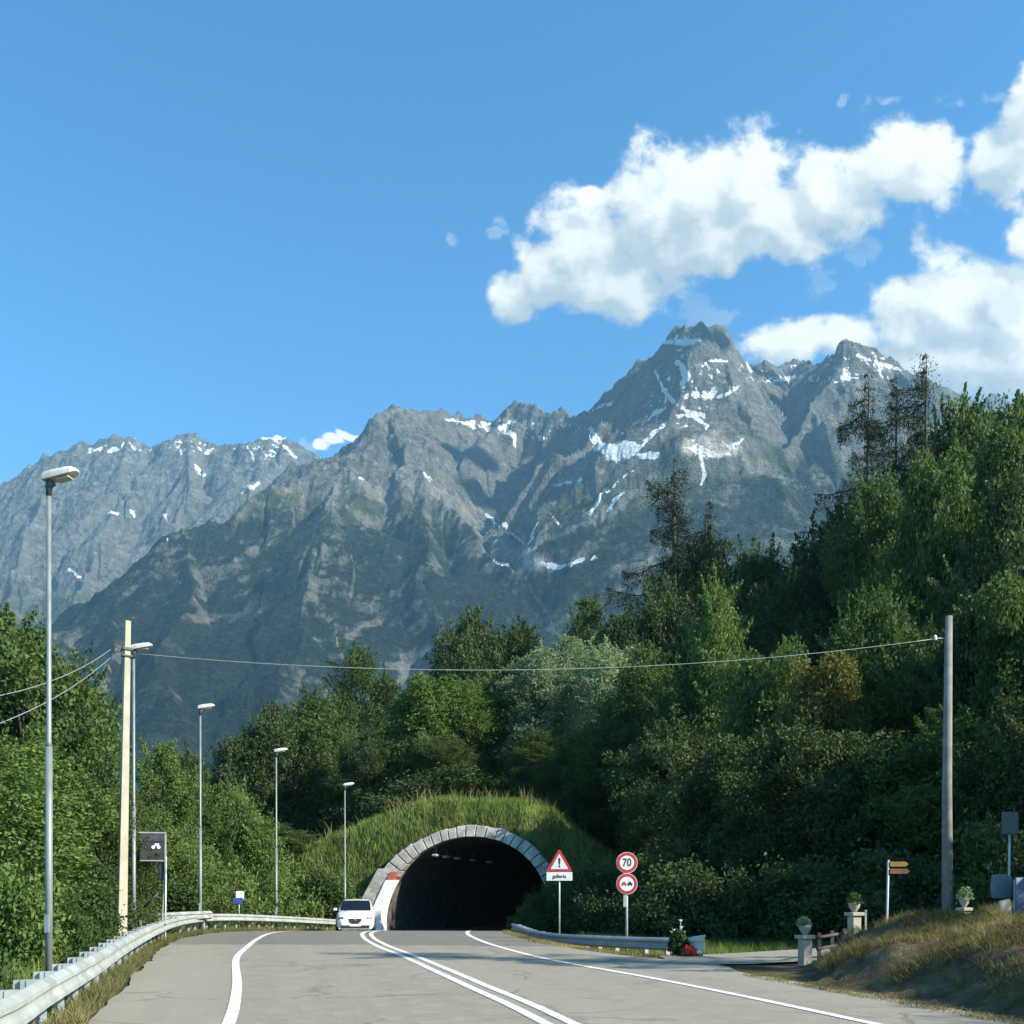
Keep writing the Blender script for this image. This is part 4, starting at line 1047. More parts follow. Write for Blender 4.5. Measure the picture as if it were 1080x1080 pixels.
# ------------------------------------------------------------------ grass
def grassmat(name, cols, trans=.3):
    return leafmat(name, cols[0], cols[1], trans, .7)
def blades(name, P, h, wd, mat, rs, label, lean=.35):
    n = len(P); a = rs.rand(n)*6.283; H = h*(.45+.9*rs.rand(n)); d = np.stack([np.cos(a), np.sin(a), np.zeros(n)], 1); b = rs.normal(size=(n, 2))*lean
    tip = P+np.stack([b[:, 0]*H, b[:, 1]*H, H], 1); mid = P+np.stack([b[:, 0]*H*.3, b[:, 1]*H*.3, H*.55], 1); w_ = wd*(.6+.8*rs.rand(n))[:, None]
    V = np.stack([P-d*w_/2, P+d*w_/2, mid+d*w_*.4, mid-d*w_*.4, tip+d*w_*.06, tip-d*w_*.06], 1).reshape(-1, 3)
    i = np.arange(n)[:, None]*6; Q = np.concatenate([i+np.array([[0,1,2,3]]), i+np.array([[3,2,4,5]])], 0)
    t = np.clip(fbm(P[:, 0]/1.1+9, P[:, 1]/1.1+5, 3)*1.5-.4+rs.normal(size=n)*.18, 0, 1)
    o = mesh_np(name, V, Q, mat, attrs=dict(tone=np.repeat(t, 6))); tag(o, label, "grass", kind='stuff'); return o
rs = np.random.RandomState(5)
GREEN = grassmat("mound_grass", [(.10,.15,.03), (.30,.38,.10)])
DRY = grassmat("dry_grass", [(.07,.06,.02), (.40,.33,.15)])
VERGE = grassmat("verge_grass", [(.05,.075,.02), (.30,.25,.11)])
# tunnel mound
n = 150000; x = rs.uniform(-20, 12, n); y = rs.uniform(56.5, 80, n); z, wv, t = hill_z(x, y); l = land(x, y)
ok = (z > l-.1) & ~(((wv/(TA+.72))**2+((z-TCZ)/(TB+.66))**2 < 1) & (t < 9)) & ~((np.abs(wv) < TA+1.1) & (z < TCZ)) & ~((wv < 0) & (wv > -7.5+.0) & (z < TZ+3.9) & (wv > -7.3+(z-TZ)*.45))
blades("tall_grass", np.stack([x, y, z], 1)[ok], .42, .03, GREEN, rs, "tall green grass waving on the mound over the tunnel")
cl = ok & (fbm(x/1.3+30, y/1.3, 3) > .58) & (rs.rand(n) < .12)
blades("tall_weeds", np.stack([x, y, z], 1)[cl], .95, .07, VERGE, rs, "patches of taller paler weeds among the grass on the tunnel mound", .3)
# right bank
n = 170000; x = rs.uniform(4, 16, n); y = rs.uniform(9, 23.5, n); l = land(x, y); mr = mound_right(x, y); cover = fbm(x/.8, y/.8, 3) > .36+.17*(1-np.clip(mr/1.1, 0, 1))
ok = (mr > .1) & cover
blades("dry_grass", np.stack([x, y, l], 1)[ok], .13, .009, DRY, rs, "dry straw-coloured grass covering the low bank at right", .7)
# verges both sides
def verge(n, fx, y0, y1, h, name, label, mat, lean=.6, wd=.012):
    y = rs.uniform(y0, y1, n); a, b = fx(y); x = a+(b-a)*rs.rand(n)**1.1; l = land(x, y); ok = (fbm(x/.5+3, y/.5, 3) > .42) | (rs.rand(n) < .25)
    blades(name, np.stack([x, y, l], 1)[ok], h, wd, mat, rs, label, lean)
yl_ = np.array([p[0] for p in LEDGE]); xl_ = np.array([p[1] for p in LEDGE]); yr_ = np.array([p[0] for p in REDGE]); xr_ = np.array([p[1] for p in REDGE])
verge(80000, lambda y: (np.interp(y, yl_, xl_)-.05, np.interp(y, yl_, xl_)-2.2), 6, 60, .2, "verge_grass", "patchy half-dry grass between the road edge and the left guardrail", VERGE)
verge(60000, lambda y: (np.interp(y, yl_, xl_)-1.6, np.interp(y, yl_, xl_)-7), 6, 62, .45, "bank_grass", "rough grass falling away behind the left guardrail", GREEN, .5, .02)
verge(70000, lambda y: (np.interp(y, yr_, xr_)+.0, np.interp(y, yr_, xr_)+2.6+(y < 26)*2.2), 24.2, 56, .08, "verge_grass", "straw-coloured grass strip under the right guardrail", DRY)
verge(50000, lambda y: (np.interp(y, yr_, xr_)+3, np.interp(y, yr_, xr_)+16), 29.5, 56, .35, "bank_grass", "shaded grass under the trees on the right", GREEN)
verge(5000, lambda y: (np.interp(y, yr_, xr_)-.35, np.interp(y, yr_, xr_)+.1), 9, 19, .07, "verge_grass", "tufts of dead grass at the foot of the right bank", DRY, .9)
# ------------------------------------------------------------------ street lamps
def make_lamp():
    t = empty("street_lamp", (0,0,0)); H = 8.45
    mb = MB(); mb.tube([(0,0,-.6),(0,0,3.9)], [.062,.058], 12); mb.build("pole", POLEM, t)
    mb = MB(); mb.tube([(0,0,3.9),(0,0,3.98),(0,0,H-.28)], [.058,.043,.036], 12); mb.build("upper_pole", POLEM, t)
    mb = MB(); mb.box((0,.0,.9), (.09,.015,.30), bev=.004); d = mb.build("service_door", GALVD, t); d.location = (0,-.063,0)
    mb = MB(); v = mb.tube([(0,0,H-.30),(0,0,H-.14),(.06,0,H-.06)], [.045,.06,.09], 10); mb.build("neck", SIGNGREY, t)
    mb = MB(); prof = [(-.09,.09,.08),(-.065,.12,.105),(.09,.13,.115),(.33,.13,.105),(.44,.12,.09),(.51,.08,.045),(.535,.045,.02)]; rings = []
    for x, w_, h in prof:
        zc = H+x*.17; rings.append([mb.bm.verts.new((x, y*w_, zc+z*h)) for y, z in ((-1,-.45),(-.97,.25),(-.7,.85),(0,1),(.7,.85),(.97,.25),(1,-.45))])
    for a, b in zip(rings[:-1], rings[1:]):
        for k in range(6): mb.bm.faces.new((a[k], a[k+1], b[k+1], b[k]))
        mb.bm.faces.new((a[6], a[0], b[0], b[6]))
    mb.bm.faces.new(rings[0]); mb.bm.faces.new(rings[-1][::-1])
    hd = mb.build("lamp_head", LAMPM, t, smooth=False, bevel=.008)
    mb = MB(); mb.box((.28,0,H-.045+.05-.035), (.26,.17,.045), ry=-.17, bev=.02); mb.build("lamp_glass", GLASSM, hd)
    return t
L0 = make_lamp(); g = "street lamps along the left side of the road"
for i, (x, y, lab) in enumerate([(-7.85,18,"tall grey street lamp nearest the camera, its pale head against the mountain"),
  (-10.9,30.6,"street lamp half hidden behind the pale concrete pole, its head poking out to the right"),
  (-11.8,40.2,"street lamp standing alone to the right of the dark notice board"),
  (-11.1,50,"street lamp in front of the dark bushes, second from the tunnel"),
  (-9.6,61,"small far street lamp above the white car, against the grassy mound")]):
    o = L0 if i == 0 else copy_tree(L0)
    z = {0: 0.05, 1: .05, 2: 0, 3: -.35, 4: -.85}[i]; o.location = (x, y, z); o.rotation_euler.z = [-.15, .0, .1, .05, .1][i]; tag(o, lab, "street lamp", g)
# ------------------------------------------------------------------ power poles and wires
t = empty("utility_pole", (-9.95,27,-.6), .65, "tall pale concrete pole behind the left guardrail carrying the wires", "utility pole")
mb = MB()
t.rotation_euler.y = R(1.1)
V0 = [[mb.bm.verts.new((a*w_, b*d_, z)) for a, b in ((-1,-1),(1,-1),(1,1),(-1,1))] for z, w_, d_ in ((-1,.125,.11),(9,.07,.065))]
for k in range(4): mb.bm.faces.new((V0[0][k], V0[0][(k+1) % 4], V0[1][(k+1) % 4], V0[1][k]))
mb.bm.faces.new(V0[0][::-1]); mb.bm.faces.new(V0[1]); mb.build("shaft", CONC, t, bevel=.012)
mb = MB(); mb.box((0,0,8.28), (.24,.22,.06)); mb.box((-.0,0,8.10), (.24,.22,.04)); mb.build("band", SIGNGREY, t)
mb = MB(); mb.tube([(-.12,0,8.2),(-.30,0,8.2)], .02, 6); mb.lathe((-.30,0,8.12), [(.02,0),(.045,.02),(.03,.06),(.045,.10),(.02,.14)], 10); mb.build("insulator", SIGNGREY, t)
t = empty("utility_pole", (11.9,29,hill_at(11.9,29)), 0, "grey weathered timber pole rising from the grassy bank on the right", "utility pole")
zb = hill_at(11.9,29); topz = CZ+(HOR-650)/F*29-zb
mb = MB(); mb.tube([(0,0,-.8),(-.02,0,topz*.5),(.03,0,topz)], [.165,.13,.095], 14); mb.build("shaft", WOODP, t)
mb = MB(); mb.tube([(-.1,0,topz-.6),(-.34,0,topz-.6)], .015, 6); mb.lathe((-.34,0,topz-.66), [(.02,0),(.05,.02),(.03,.06),(.05,.1),(.02,.15)], 10); mb.build("insulator", SIGNWHITE, t)
WIRE = weathered("wire_black", (.10,.10,.10), .6, .3, .1, 3)
def wire(a, b, sag, r, label, group=None, m=WIRE):
    a, b = Vector(a), Vector(b); P = [a.lerp(b, k/40)-Vector((0,0,sag*4*(k/40)*(1-k/40))) for k in range(41)]
    mb = MB(); mb.tube(P, r, 6); o = mb.build("overhead_wire", m, smooth=True); tag(o, label, "wire", group)
A_ = Vector((-9.93, 27, 7.6)); Bp = PX(984, 674, 29)
WIREP = weathered("wire_pale", (.34,.34,.32), .5, .3, .1, 3)
wire((-9.6,27,7.55), Bp, .62, .009, "pale overhead wire sagging across the road between the concrete and timber poles", m=WIREP)
wire((-10.2,27,7.65), PX(-60,742,15.5), .25, .008, "upper of the two thin wires running left from the concrete pole", "wires running left", m=WIREP)
wire((-10.2,27,7.45), PX(-60,782,15.5), .25, .008, "lower of the two thin wires running left from the concrete pole", "wires running left", m=WIREP)
# ------------------------------------------------------------------ signs
def text_obj(body, size, mat, parent, loc, name="lettering", ext=.002, rot=(R(90),0,0), sx=1.0):
    cu = bpy.data.curves.new("lettering", 'FONT'); cu.body = body; cu.size = size; cu.align_x = 'CENTER'; cu.align_y = 'CENTER'; cu.extrude = ext
    cu.offset = size*.02
    o = bpy.data.objects.new("tmp", cu); C.objects.link(o); dg = bpy.context.evaluated_depsgraph_get(); me = bpy.data.meshes.new_from_object(o.evaluated_get(dg))
    bpy.data.objects.remove(o); me.materials.append(mat); n = bpy.data.objects.new(name, me); C.objects.link(n); n.parent = parent; n.location = loc; n.rotation_euler = rot; n.scale = (sx,1,1); return n
def disc(mb, c, r, th, n=40): mb.tube([(c[0], c[1]-th/2, c[2]), (c[0], c[1]+th/2, c[2])], r, n)
def flatpoly(mb, pts, y, th): mb.poly([(x, y, z) for x, z in pts], th, (0,1,0))
def roundtri(s, c, r, n=5):
    V = [Vector((-s/2, 0)), Vector((s/2, 0)), Vector((0, s*.866))]; cen = Vector((0, s*.2887)); out = []
    for i, v in enumerate(V):
        d = (v-cen).normalized(); ctr = v-d*2*r; a0 = math.atan2(d.y, d.x)
        for k in range(n+1): a = a0-math.pi/3+2*math.pi/3*k/n; out.append((ctr.x+r*math.cos(a), ctr.y+r*math.sin(a)+c))
    return out
q = PX(590, 940, 37); zs = CZ+(HOR-895)/F*37
gz_ = hill_at(q.x, 37)
t = empty("warning_sign", (q.x, 37, gz_), -.08, "red-edged triangular warning sign with an exclamation mark and white plate below", "road sign")
zz = zs-gz_
mb = MB(); mb.tube([(0,0,-.4),(0,0,zz-.2)], .03, 10); mb.build("post", GALV, t)
mb = MB(); flatpoly(mb, roundtri(.93, zz-.80, .045), -.045, .012); tri = mb.build("triangle", SIGNRED, t)
mb = MB(); flatpoly(mb, roundtri(.62, zz-.80+.085, .02), -.050, .004); mb.build("white_field", SIGNWHITE, tri)
mb = MB(); flatpoly(mb, [(-.022,zz-.565),(.022,zz-.565),(.04,zz-.33),(-.04,zz-.33)], -.054, .003); disc(mb, (0,-.0525,zz-.62), .034, .003, 16); mb.build("exclamation_mark", SIGNBLACK, tri)
mb = MB(); mb.box((0,-.045,zz-.97), (.90,.012,.30), bev=.004); pl = mb.build("plate", SIGNWHITE, t)
text_obj("galleria", .17, SIGNBLACK, pl, (0,-.054,zz-.97))
mb = MB(); mb.box((0,-.03,zz-.45), (.08,.03,.05)); mb.box((0,-.03,zz-.97), (.08,.03,.05)); mb.build("clamp", GALVD, t)
q = PX(661, 940, 30.5); gz_ = hill_at(q.x, 30.5); zz = CZ+(HOR-899)/F*30.5-gz_
t = empty("speed_limit_sign", (q.x, 30.5, gz_), -.05, "two round red-rimmed signs on one post, speed limit 70 above no overtaking", "road sign")
mb = MB(); mb.tube([(0,0,-.4),(0,0,zz-.1)], .035, 10); mb.build("post", GALVD, t)
mb = MB(); mb.box((-.05,-.03,zz-1.4), (.10,.05,.34), bev=.005); mb.build("bracket", GALV, t)
for k, zc in enumerate((zz-.30, zz-.905)):
    mb = MB(); disc(mb, (0,-.055,zc), .305, .014); dd = mb.build("disc", SIGNWHITE, t)
    mb = MB(); disc(mb, (0,-.0645,zc), .292, .004); dr = mb.build("red_rim", SIGNRED, dd)
    mb = MB(); disc(mb, (0,-.069,zc), .205, .004); df = mb.build("white_field", SIGNWHITE, dd)
    if k == 0: text_obj("70", .31, SIGNBLACK, dd, (0,-.0725,zc), "number", sx=.85)
    else:
        for sx_, mm in ((-.085, SIGNRED), (.085, SIGNBLACK)):
            mb = MB(); flatpoly(mb, [(sx_-.07,zc-.035),(sx_+.07,zc-.035),(sx_+.075,zc+.01),(sx_+.045,zc+.02),(sx_+.03,zc+.06),(sx_-.03,zc+.06),(sx_-.045,zc+.02),(sx_-.075,zc+.01)], -.0735, .002)
            disc(mb, (sx_-.045,-.0725,zc-.045), .02, .002, 12); disc(mb, (sx_+.045,-.0725,zc-.045), .02, .002, 12); mb.build("car_symbol", mm, dd)
# dark notice board on two raked legs, left
q = PX(161, 940, 31); gz_ = -.9
t = empty("notice_board", (q.x, 31, gz_), .25, "dark framed notice board with small white mark on steel legs behind the left guardrail", "notice board")
zt = CZ+(HOR-879)/F*31-gz_; zb_ = CZ+(HOR-907)/F*31-gz_
mb = MB(); mb.box((-.02,0,(zt+zb_)/2), (.68,.04,zt-zb_), bev=.008); pn = mb.build("panel", weathered('dark_board', (.028,.03,.03), .7), t)
mb = MB(); mb.box((-.02,-.028,zt-.13), (.64,.012,.2)); mb.build("header_strip", weathered("slate_panel", (.045,.05,.055), .6), pn)
mb = MB(); mb.box((-.02,0,zt+.02), (.80,.08,.04)); mb.box((.36,0,(zt+zb_)/2-.2), (.05,.07,zt-zb_+.45)); mb.box((-.02,-.03,zb_-.02), (.66,.03,.03)); mb.build("frame", GALVD, t)
mb = MB(); disc(mb, (.02,-.03,zt-.40), .05, .01, 14); disc(mb, (.17,-.03,zt-.40), .05, .01, 14); mb.box((.12,-.03,zt-.33), (.12,.01,.07)); mb.build("white_mark", SIGNWHITE, pn)
for dx in (0, .12): mb = MB(); mb.tube([(.36,.02,zb_+.1),(.30-dx,.1-dx,-.4)] if dx else [(.37,-.02,zb_+.1),(.34,-.05,-.4)], .028, 8); mb.build("leg", GALV, t)
mb = MB(); mb.box((.24,.05,zb_-.32), (.18,.03,.5), bev=.03); mb.tube([(.16,.05,zb_-.95),(-.25,.05,zb_-1.4)], .04, 6); mb.build("lower_panel", SIGNBLACK, t)
# marker posts left of the board
t = empty("marker_post", PX(142.5, 975, 31), 0, "pair of short pale steel posts left of the dark notice board", "post")
for dx in (0, .16): mb = MB(); mb.box((dx,0,.0-.12*(dx > 0)), (.055,.03,.75-.25*(dx > 0)), bev=.004); mb.build("post", GALV, t)
# small blue and white sign above the far rail
q = PX(252, 955, 47); t = empty("small_sign", (q.x, 47, -.1), .1, "small blue and white sign showing above the bend of the left guardrail", "road sign")
mb = MB(); mb.tube([(0,.03,-.3),(0,.03,1.6)], .025, 8); mb.build("post", GALV, t)
mb = MB(); mb.box((.04,0,1.42), (.36,.02,.36), bev=.005); b1 = mb.build("white_panel", SIGNWHITE, t)
BLUE = weathered("sign_blue", (.03,.08,.30), .5, 0, .1, 4)
mb = MB(); mb.box((-.04,-.015,1.18), (.44,.012,.26), bev=.003); mb.build("blue_panel", BLUE, t)
# yellow direction sign
q = PX(936, 980, 25.5); gz_ = hill_at(q.x, 25.5); zz = CZ+(HOR-907)/F*25.5-gz_
t = empty("direction_sign", (q.x, 25.5, gz_), 0, "leaning grey post with small yellow and brown arrow boards near the timber pole", "road sign")
mb = MB(); mb.tube([(-.05,0,-.4),(.02,0,zz)], .032, 8); mb.build("post", GALVD, t)
YEL = weathered("shaded_sign_yellow", (.22,.13,.02), .6, 0, .2, 4); BRN = weathered("shaded_sign_brown", (.16,.055,.025), .6, 0, .2, 4)  # both colours darkened to carry the shade on the boards
for zc, mm, d in ((zz-.10, YEL, .0), (zz-.27, BRN, .03)):
    mb = MB(); flatpoly(mb, [(.05,zc-.06),(.42+d,zc-.06),(.49+d,zc),(.42+d,zc+.06),(.05,zc+.06)], -.05, .02); mb.build("arrow_board", mm, t)
# ------------------------------------------------------------------ stone pillars with planters on the bank
PST = weathered("pillar_stone", (.34,.315,.25), .9, 0, .15, 4, dirt=(.35,.32,.26), dcov=.6, bs=.5)
RAILW = weathered("old_fence_rail", (.07,.06,.055), .9, 0, .3, 3)
def tuft(name, c, r, h, n, mat, parent, seed, ls=.07):
    rs_ = np.random.RandomState(seed); d = ball(n, rs_); d[:, 2] = np.abs(d[:, 2]); P = d*np.array([r, r, h])*(.4+.6*rs_.rand(n)**.5)[:, None]+np.array(c)
    V, Q = leaves(P, ls, ls*.5, rs_, -.2, d); return mesh_np(name, V, Q, mat, parent, attrs=dict(tone=np.repeat(rs_.rand(n), 4)))
def pillar(px, base, top, Y, w_, label, planter, seed):
    q = PX(px, base, Y); g0 = hill_at(q.x, Y); zt = CZ+(HOR-top)/F*Y-g0
    t = empty("stone_pillar", (q.x, Y, g0), .35, label, "pillar", "stone gate pillars on the right bank")
    mb = MB(); mb.box((0,0,(zt-.08)/2-.2), (w_,w_,zt-.08+.4), bev=.012); mb.build("shaft", PST, t)
    mb = MB(); mb.box((0,0,zt-.04), (w_*1.45,w_*1.45,.075), bev=.01); mb.build("cap", PST, t)
    mb = MB(); r = w_*.55; mb.lathe((0,0,zt), [(r*.45,0),(r*.5,.03),(r*.95,.10),(r*1.1,.17),(r*1.1,.20),(r*.95,.20)], 18); pp = empty("planter", (q.x, Y, g0+0), 0, planter, "planter", "planters on the stone pillars")
    o = mb.build("bowl", PST, pp); tuft("plant", (.02*seed-.04,0,zt+.19), .13+.02*seed, .14+.05*seed, 300, LEAF['silver'] if seed % 2 else LEAF['mid'], pp, seed)
    return t
pillar(849,1006,986,21.8,.21,"low stone pillar at the tip of the grassy bank","stone bowl with a rounded green plant, on the lowest pillar",1)
pillar(901,994,962,23.0,.21,"tallest stone pillar, standing midway up the grassy bank","stone bowl with pale trailing plant, on the tallest pillar",2)
pillar(1017,974,957,24.0,.18,"small stone pillar right beside the timber pole's foot","stone bowl with thin wiry plant, on the pillar beside the timber pole",3)
for (a, b, lab) in ((PX(862,997,22.3), PX(894,991,23.4), "dark wooden rail joining the two left stone pillars"), (PX(935,984,26.5), PX(1005,977,27.2), "dark low rail behind the bank between the tall pillar and timber pole")):
    t = empty("fence", (0,0,0), 0, lab, "fence")
    for dz, nm in ((.16,"rail"), (-.08,"rail")):
        mb = MB(); mb.tube([a+Vector((0,0,dz)), b+Vector((0,0,dz))], .035, 8); mb.build(nm, RAILW, t)
    for f in (.08,.5,.92):
        c = a.lerp(b, f); mb = MB(); mb.box((c.x, c.y+.05, c.z-.25), (.07,.06,1.0)); mb.build("post", RAILW, t)
# slim steel post beside the tall pillar
t = empty("steel_post", PX(913, 990, 23.2), 0, "thin pale steel post just right of the tallest stone pillar", "post")
mb = MB(); mb.box((0,0,.22), (.035,.035,.75)); mb.build("shaft", GALV, t); mb = MB(); mb.box((0,0,.61), (.05,.05,.03)); mb.build("cap", GALVD, t)
# right edge: grey mirror backs, white stone, tall thin sign
q = PX(1064, 975, 19.5); g0 = hill_at(q.x, 19.5)
t = empty("traffic_mirror", (q.x, 19.5, g0), -.1, "dark grey rounded panel on a thin post at the right edge, back turned", "traffic mirror")
zc = CZ+(HOR-936)/F*19.5-g0
mb = MB(); mb.tube([(.0,.04,-.4),(.03,.04,CZ+(HOR-868)/F*19.5-g0)], .022, 8); mb.build("post", GALVD, t)
mb = MB(); P = [(-.30,-.20),(-.33,.0),(-.30,.23),(-.10,.25),(.05,.20),(.06,-.18),(-.10,-.20)]; flatpoly(mb, [(x, zc+z) for x, z in P], -.03, .05); mb.build("panel", weathered("slate_grey_panel", (.10,.12,.15), .5, 0, .1, 3), t, bevel=.01)
mb = MB(); mb.box((.02,.0,CZ+(HOR-868)/F*19.5-g0), (.30,.03,.42), bev=.02); mb.build("upper_sign", SIGNGREY, t)
q = PX(1085, 975, 19.2); t = empty("notice_board", (q.x, 19.2, hill_at(q.x,19.2)), .2, "blue-grey board with white top corners cut by the right edge", "notice board")
zc = CZ+(HOR-945)/F*19.2-hill_at(q.x,19.2)
mb = MB(); mb.box((0,0,zc), (.55,.04,.68), bev=.01); b1 = mb.build("panel", weathered("blue_grey_board", (.10,.13,.20), .5, 0, .15, 3), t)
mb = MB(); flatpoly(mb, [(-.27,zc+.33),(-.12,zc+.33),(-.27,zc+.20)], -.03, .008); flatpoly(mb, [(-.05,zc+.33),(.08,zc+.33),(.0,zc+.26)], -.03, .008); mb.build("white_corner", SIGNWHITE, b1)
for dx in (-.24,.24): mb = MB(); mb.box((dx,.04,zc-.4), (.05,.04,1.4)); mb.build("leg", GALV, t)
q = PX(1060, 966, 18.6); g0 = hill_at(q.x, 18.6); t = empty("stone_slab", (q.x, 18.6, g0), .2, "leaning whitish stone slab under the grey panel at the right edge", "slab")
mb = MB(); z1 = CZ+(HOR-948)/F*18.6-g0; V_ = [mb.bm.verts.new(p) for p in ((-.14,-.05,-.1),(.14,-.05,-.1),(.08,-.03,z1),(-.13,-.03,z1-.05),(-.12,.06,-.1),(.15,.06,-.1),(.10,.05,z1),(-.12,.05,z1-.05))]
for f in ((0,1,2,3),(5,4,7,6),(1,5,6,2),(4,0,3,7),(3,2,6,7),(4,5,1,0)): mb.bm.faces.new([V_[i] for i in f])
mb.build("slab", PST, t, bevel=.015)
# ------------------------------------------------------------------ roadside memorial at the barrier end
WHF = leafmat("white_petals", (.45,.42,.40), (.80,.78,.72), .2); REDF = leafmat("red_petals", (.35,.02,.03), (.65,.08,.10), .2)
q = PX(715, 1000, 25.0); g0 = hill_at(q.x, 25.0)
t = empty("flower_bouquet", (q.x, 24.9, g0), 0, "tall bouquet of white lilies and dark leaves tied to the right guardrail", "bouquet")
tuft("leaves", (0,0,.2), .24, .50, 1300, LEAF['dark'], t, 21, .11); tuft("stems", (0,0,-.02), .14, .40, 500, LEAF['dark'], t, 22, .14)
rr = random.Random(8)
for k in range(9):
    a = rr.uniform(0, 6.28); r_ = rr.uniform(.03, .19); h_ = rr.uniform(.42, .86); mb = MB(); mb.tube([(0,0,.2),(r_*.6*math.cos(a), r_*.6*math.sin(a), h_*.7),(r_*math.cos(a), r_*math.sin(a)-.03, h_)], .006, 5); 
    for j in range(5):
        b_ = j*1.257; mb.poly([(r_*math.cos(a), r_*math.sin(a)-.03, h_), (r_*math.cos(a)+.03*math.cos(b_-.4), r_*math.sin(a)-.03+.03*math.sin(b_-.4), h_+.06), (r_*math.cos(a)+.055*math.cos(b_), r_*math.sin(a)-.03+.055*math.sin(b_), h_+.085), (r_*math.cos(a)+.03*math.cos(b_+.4), r_*math.sin(a)-.03+.03*math.sin(b_+.4), h_+.06)])
    o = mb.build("flower", SIGNWHITE, t)
q = PX(726, 1008, 24.5); g0 = hill_at(q.x, 24.5)
t = empty("flower_bouquet", (q.x, 24.5, g0), 0, "round bunch of red flowers at the foot of the barrier end", "bouquet")
tuft("petals", (.02,0,.10), .19, .22, 420, REDF, t, 31, .075); tuft("leaves", (0,0,.0), .22, .26, 500, LEAF['dark'], t, 32, .08)
mb = MB(); mb.lathe((0,0,-.02), [(.08,0),(.11,.16),(.12,.18)], 16); mb.build("pot", SIGNGREY, t)
q = PX(738, 1007, 24.4); g0 = hill_at(q.x, 24.4)
t = empty("flower_pot", (q.x, 24.4, g0), 0, "little pot of white flowers right of the red bunch by the barrier", "flower pot")
mb = MB(); mb.lathe((0,0,-.02), [(.05,0),(.07,.10),(.075,.12)], 14); mb.build("pot", PST, t)
tuft("petals", (0,0,.14), .075, .10, 260, WHF, t, 41, .04); tuft("leaves", (0,0,.08), .08, .08, 160, LEAF['bright'], t, 42, .05)
# ------------------------------------------------------------------ white car
CARW = mat_new("car_white_paint", (.80,.81,.80), .28, 0, .5)[0]; CARW.node_tree.nodes['Principled BSDF'].inputs['Coat Weight'].default_value = .6
CGL = mat_new("car_glass", (.008,.010,.012), .12, 0, .3)[0]; RUB = weathered("tyre_rubber", (.018,.018,.018), .9); RIM = weathered("alloy", (.45,.46,.47), .35, .8, .08, 5)
BLKP = weathered("black_plastic", (.02,.02,.022), .6); CHR = mat_new("chrome", (.7,.7,.7), .15, 1.0)[0]; HLG = mat_new("headlight_lens", (.22,.24,.25), .12, .2, .8)[0]
t = empty("car", (-7.33, 50, road_z(50)+.02), .12, "white compact car coming out of the tunnel beside the left guardrail", "car")
def loft(mb, secs, cap=True, sm=True):
    rg = [[mb.bm.verts.new(p) for p in s_] for s_ in secs]
    for a, b in zip(rg[:-1], rg[1:]):
        for k in range(len(a)-1): f = mb.bm.faces.new((a[k], a[k+1], b[k+1], b[k])); f.smooth = sm
    if cap: mb.bm.faces.new(rg[0]); mb.bm.faces.new(rg[-1][::-1])
    return rg
mb = MB(); secs = []
for y, hw_, zl, zs_, zt in [(-2.02,.60,.30,.50,.58),(-1.97,.72,.22,.56,.68),(-1.85,.80,.20,.62,.76),(-1.6,.85,.20,.70,.84),(-1.2,.865,.20,.80,.93),(-.95,.87,.20,.86,.98),(-.3,.875,.20,.90,.985),(.8,.875,.20,.92,.99),(1.6,.865,.22,.92,.99),(1.95,.80,.26,.88,.96),(2.05,.70,.32,.80,.90)]:
    secs.append([(-hw_*.93,y,zl),(-hw_,y,zl+.14),(-hw_,y,zs_-.06),(-hw_*.965,y,zs_+.03),(-hw_*.82,y,zt-.01),(-hw_*.4,y,zt+.02),(0,y,zt+.03),(hw_*.4,y,zt+.02),(hw_*.82,y,zt-.01),(hw_*.965,y,zs_+.03),(hw_,y,zs_-.06),(hw_,y,zl+.14),(hw_*.93,y,zl)])
loft(mb, secs); mb.bm.faces.ensure_lookup_table(); body = mb.build("body", CARW, t)
mb = MB(); GH = [(-1.02,.74,.0),(-.62,.70,.27),(-.22,.64,.47),(.2,.625,.52),(.9,.625,.51),(1.45,.63,.45),(1.75,.68,.22),(1.92,.72,.0)]
secs = []
for y, hw_, h in GH:
    z0 = .97; b_ = .80 if h > .05 else .78
    secs.append([(-b_,y,z0),(-(b_+hw_)/2-.01,y,z0+h*.55),(-hw_,y,z0+h*.92),(-hw_*.8,y,z0+h),(0,y,z0+h+.02),(hw_*.8,y,z0+h),(hw_,y,z0+h*.92),((b_+hw_)/2+.01,y,z0+h*.55),(b_,y,z0)])
loft(mb, secs); mb.build("roof", CARW, t)
def gq(mb, P, off): mb.poly([tuple(Vector(p)+Vector(off)) for p in P])
mb = MB(); loft(mb, [[(x, -1.0+.0, .995) for x in (-.70,-.35,0,.35,.70)], [(x*.96, -.62, .97+.27+.018-.02*abs(x)) for x in (-.70,-.35,0,.35,.70)], [(x*.88, -.26, .97+.455+.02-.02*abs(x)) for x in (-.70,-.35,0,.35,.70)]], cap=False)
o = mb.build("windscreen", CGL, t); o.location = (0,-.028,.012)
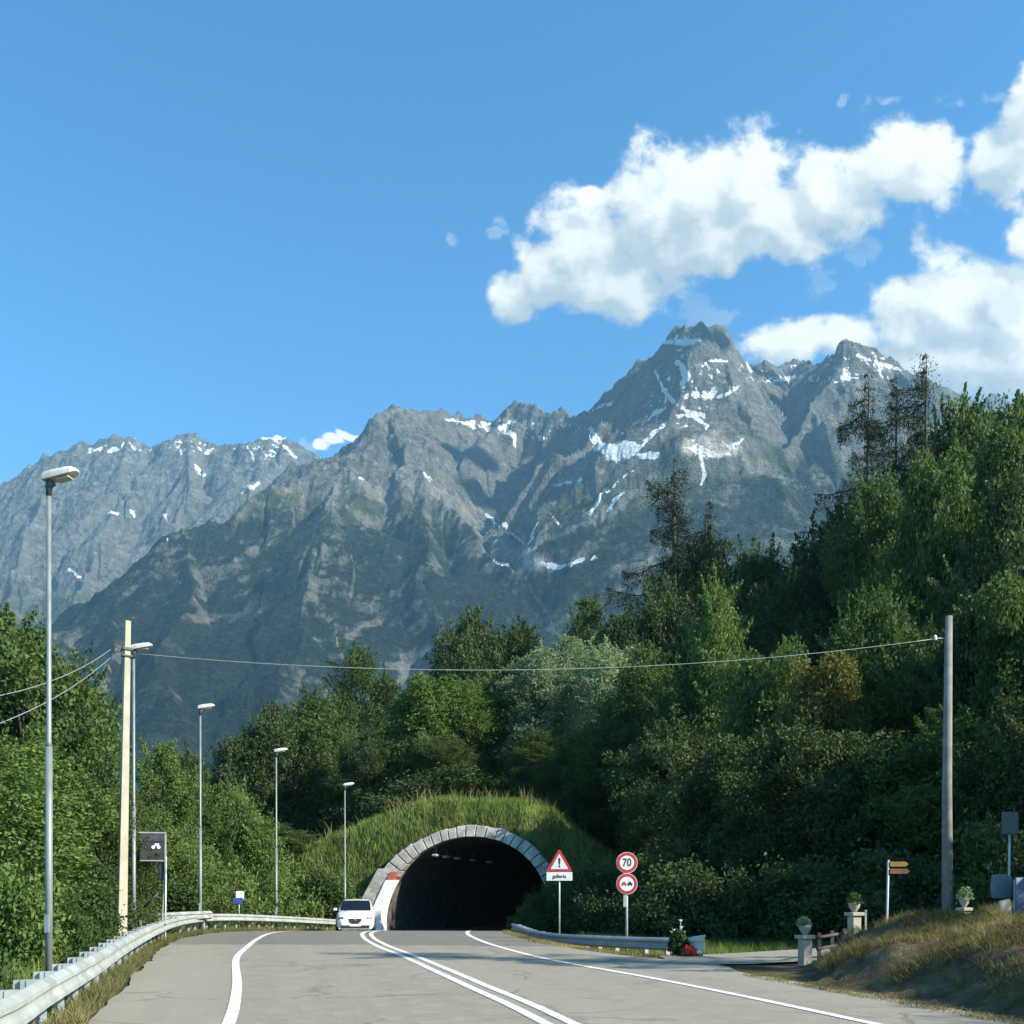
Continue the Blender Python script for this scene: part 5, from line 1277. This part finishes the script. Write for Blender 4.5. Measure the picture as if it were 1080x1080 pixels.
for s_ in (-1, 1):
    mb = MB(); gq(mb, [(s_*.80,-.78,1.02),(s_*.80,.35,1.02),(s_*.665,.35,1.42),(s_*.67,-.22,1.39)], (s_*.012,0,0)); gq(mb, [(s_*.80,.42,1.02),(s_*.79,1.45,1.04),(s_*.675,1.35,1.38),(s_*.665,.42,1.42)], (s_*.012,0,0)); mb.build("side_window", CGL, t)
    mb = MB(); mb.box((s_*.95,-.72,1.04), (.17,.10,.12), bev=.03); mi = mb.build("mirror", CARW, t)
    mb = MB(); mb.box((s_*.95,-.665,1.04), (.13,.012,.09)); mb.build("mirror_glass", CGL, mi)
    mb = MB(); v = mb.box((s_*.63,-1.885,.655), (.30,.16,.13), rz=s_*.42, bev=.035); mb.build("headlight", HLG, t)
    mb = MB(); disc(mb, (s_*.60,-1.985,.36), .055, .05, 16); mb.build("fog_lamp", HLG, t)
    for y in (-1.27, 1.27):
        mb = MB(); prof = [(.20,-.09),(.29,-.10),(.315,-.06),(.315,.06),(.29,.10),(.20,.09)]; n_ = 28
        rg = [[mb.bm.verts.new((xx, r_*math.cos(2*math.pi*k/n_), r_*math.sin(2*math.pi*k/n_))) for k in range(n_)] for r_, xx in prof]
        for a, b in zip(rg[:-1], rg[1:]):
            for k in range(n_): mb.bm.faces.new((a[k], a[(k+1) % n_], b[(k+1) % n_], b[k])).smooth = True
        wh = empty("wheel", (s_*.79, y, .315)); wh.parent = t; mb.build("tyre", RUB, wh)
        mb = MB(); mb.tube([(-.06,0,0),(s_*.07,0,0)], .205, 24)
        for k in range(5):
            a = k*1.2566; mb.box((s_*.08, .10*math.cos(a), .10*math.sin(a)), (.02,.19,.035), rx=a)
        mb.build("rim", RIM, wh)
mb = MB(); mb.poly([(-.30,-2.035,.64),(.30,-2.035,.64),(.25,-2.045,.50),(.13,-2.05,.40),(-.13,-2.05,.40),(-.25,-2.045,.50)], .03, (0,1,0)); gr = mb.build("grille", BLKP, t)
mb = MB(); disc(mb, (0,-2.055,.60), .045, .012, 16); mb.build("badge", CHR, gr)
mb = MB(); mb.box((0,-2.0,.275), (1.30,.10,.13), bev=.02); mb.build("lower_intake", BLKP, t)
mb = MB(); mb.box((0,-2.062,.345), (.50,.012,.10), bev=.003); mb.build("number_plate", SIGNWHITE, t)
mb = MB(); mb.box((0,-1.96,.19), (1.5,.12,.05), bev=.02); mb.build("bumper_lip", CARW, t)
mb = MB()
for s_ in (-1, 1):
    for y in (-1.27, 1.27):
        mb.tube([(s_*.80,y,.32),(s_*.882,y,.32)], .365, 28)
mb.build("wheel_arch", BLKP, t)
mb = MB(); mb.box((0,0,.24), (1.5,3.6,.1)); mb.build("underbody", BLKP, t)
mb = MB(); mb.tube([(-.5,-1.03,.995),(.02,-.93,1.06)], .012, 6); mb.tube([(.05,-1.03,.995),(.55,-.93,1.05)], .012, 6); mb.build("wiper", BLKP, t)
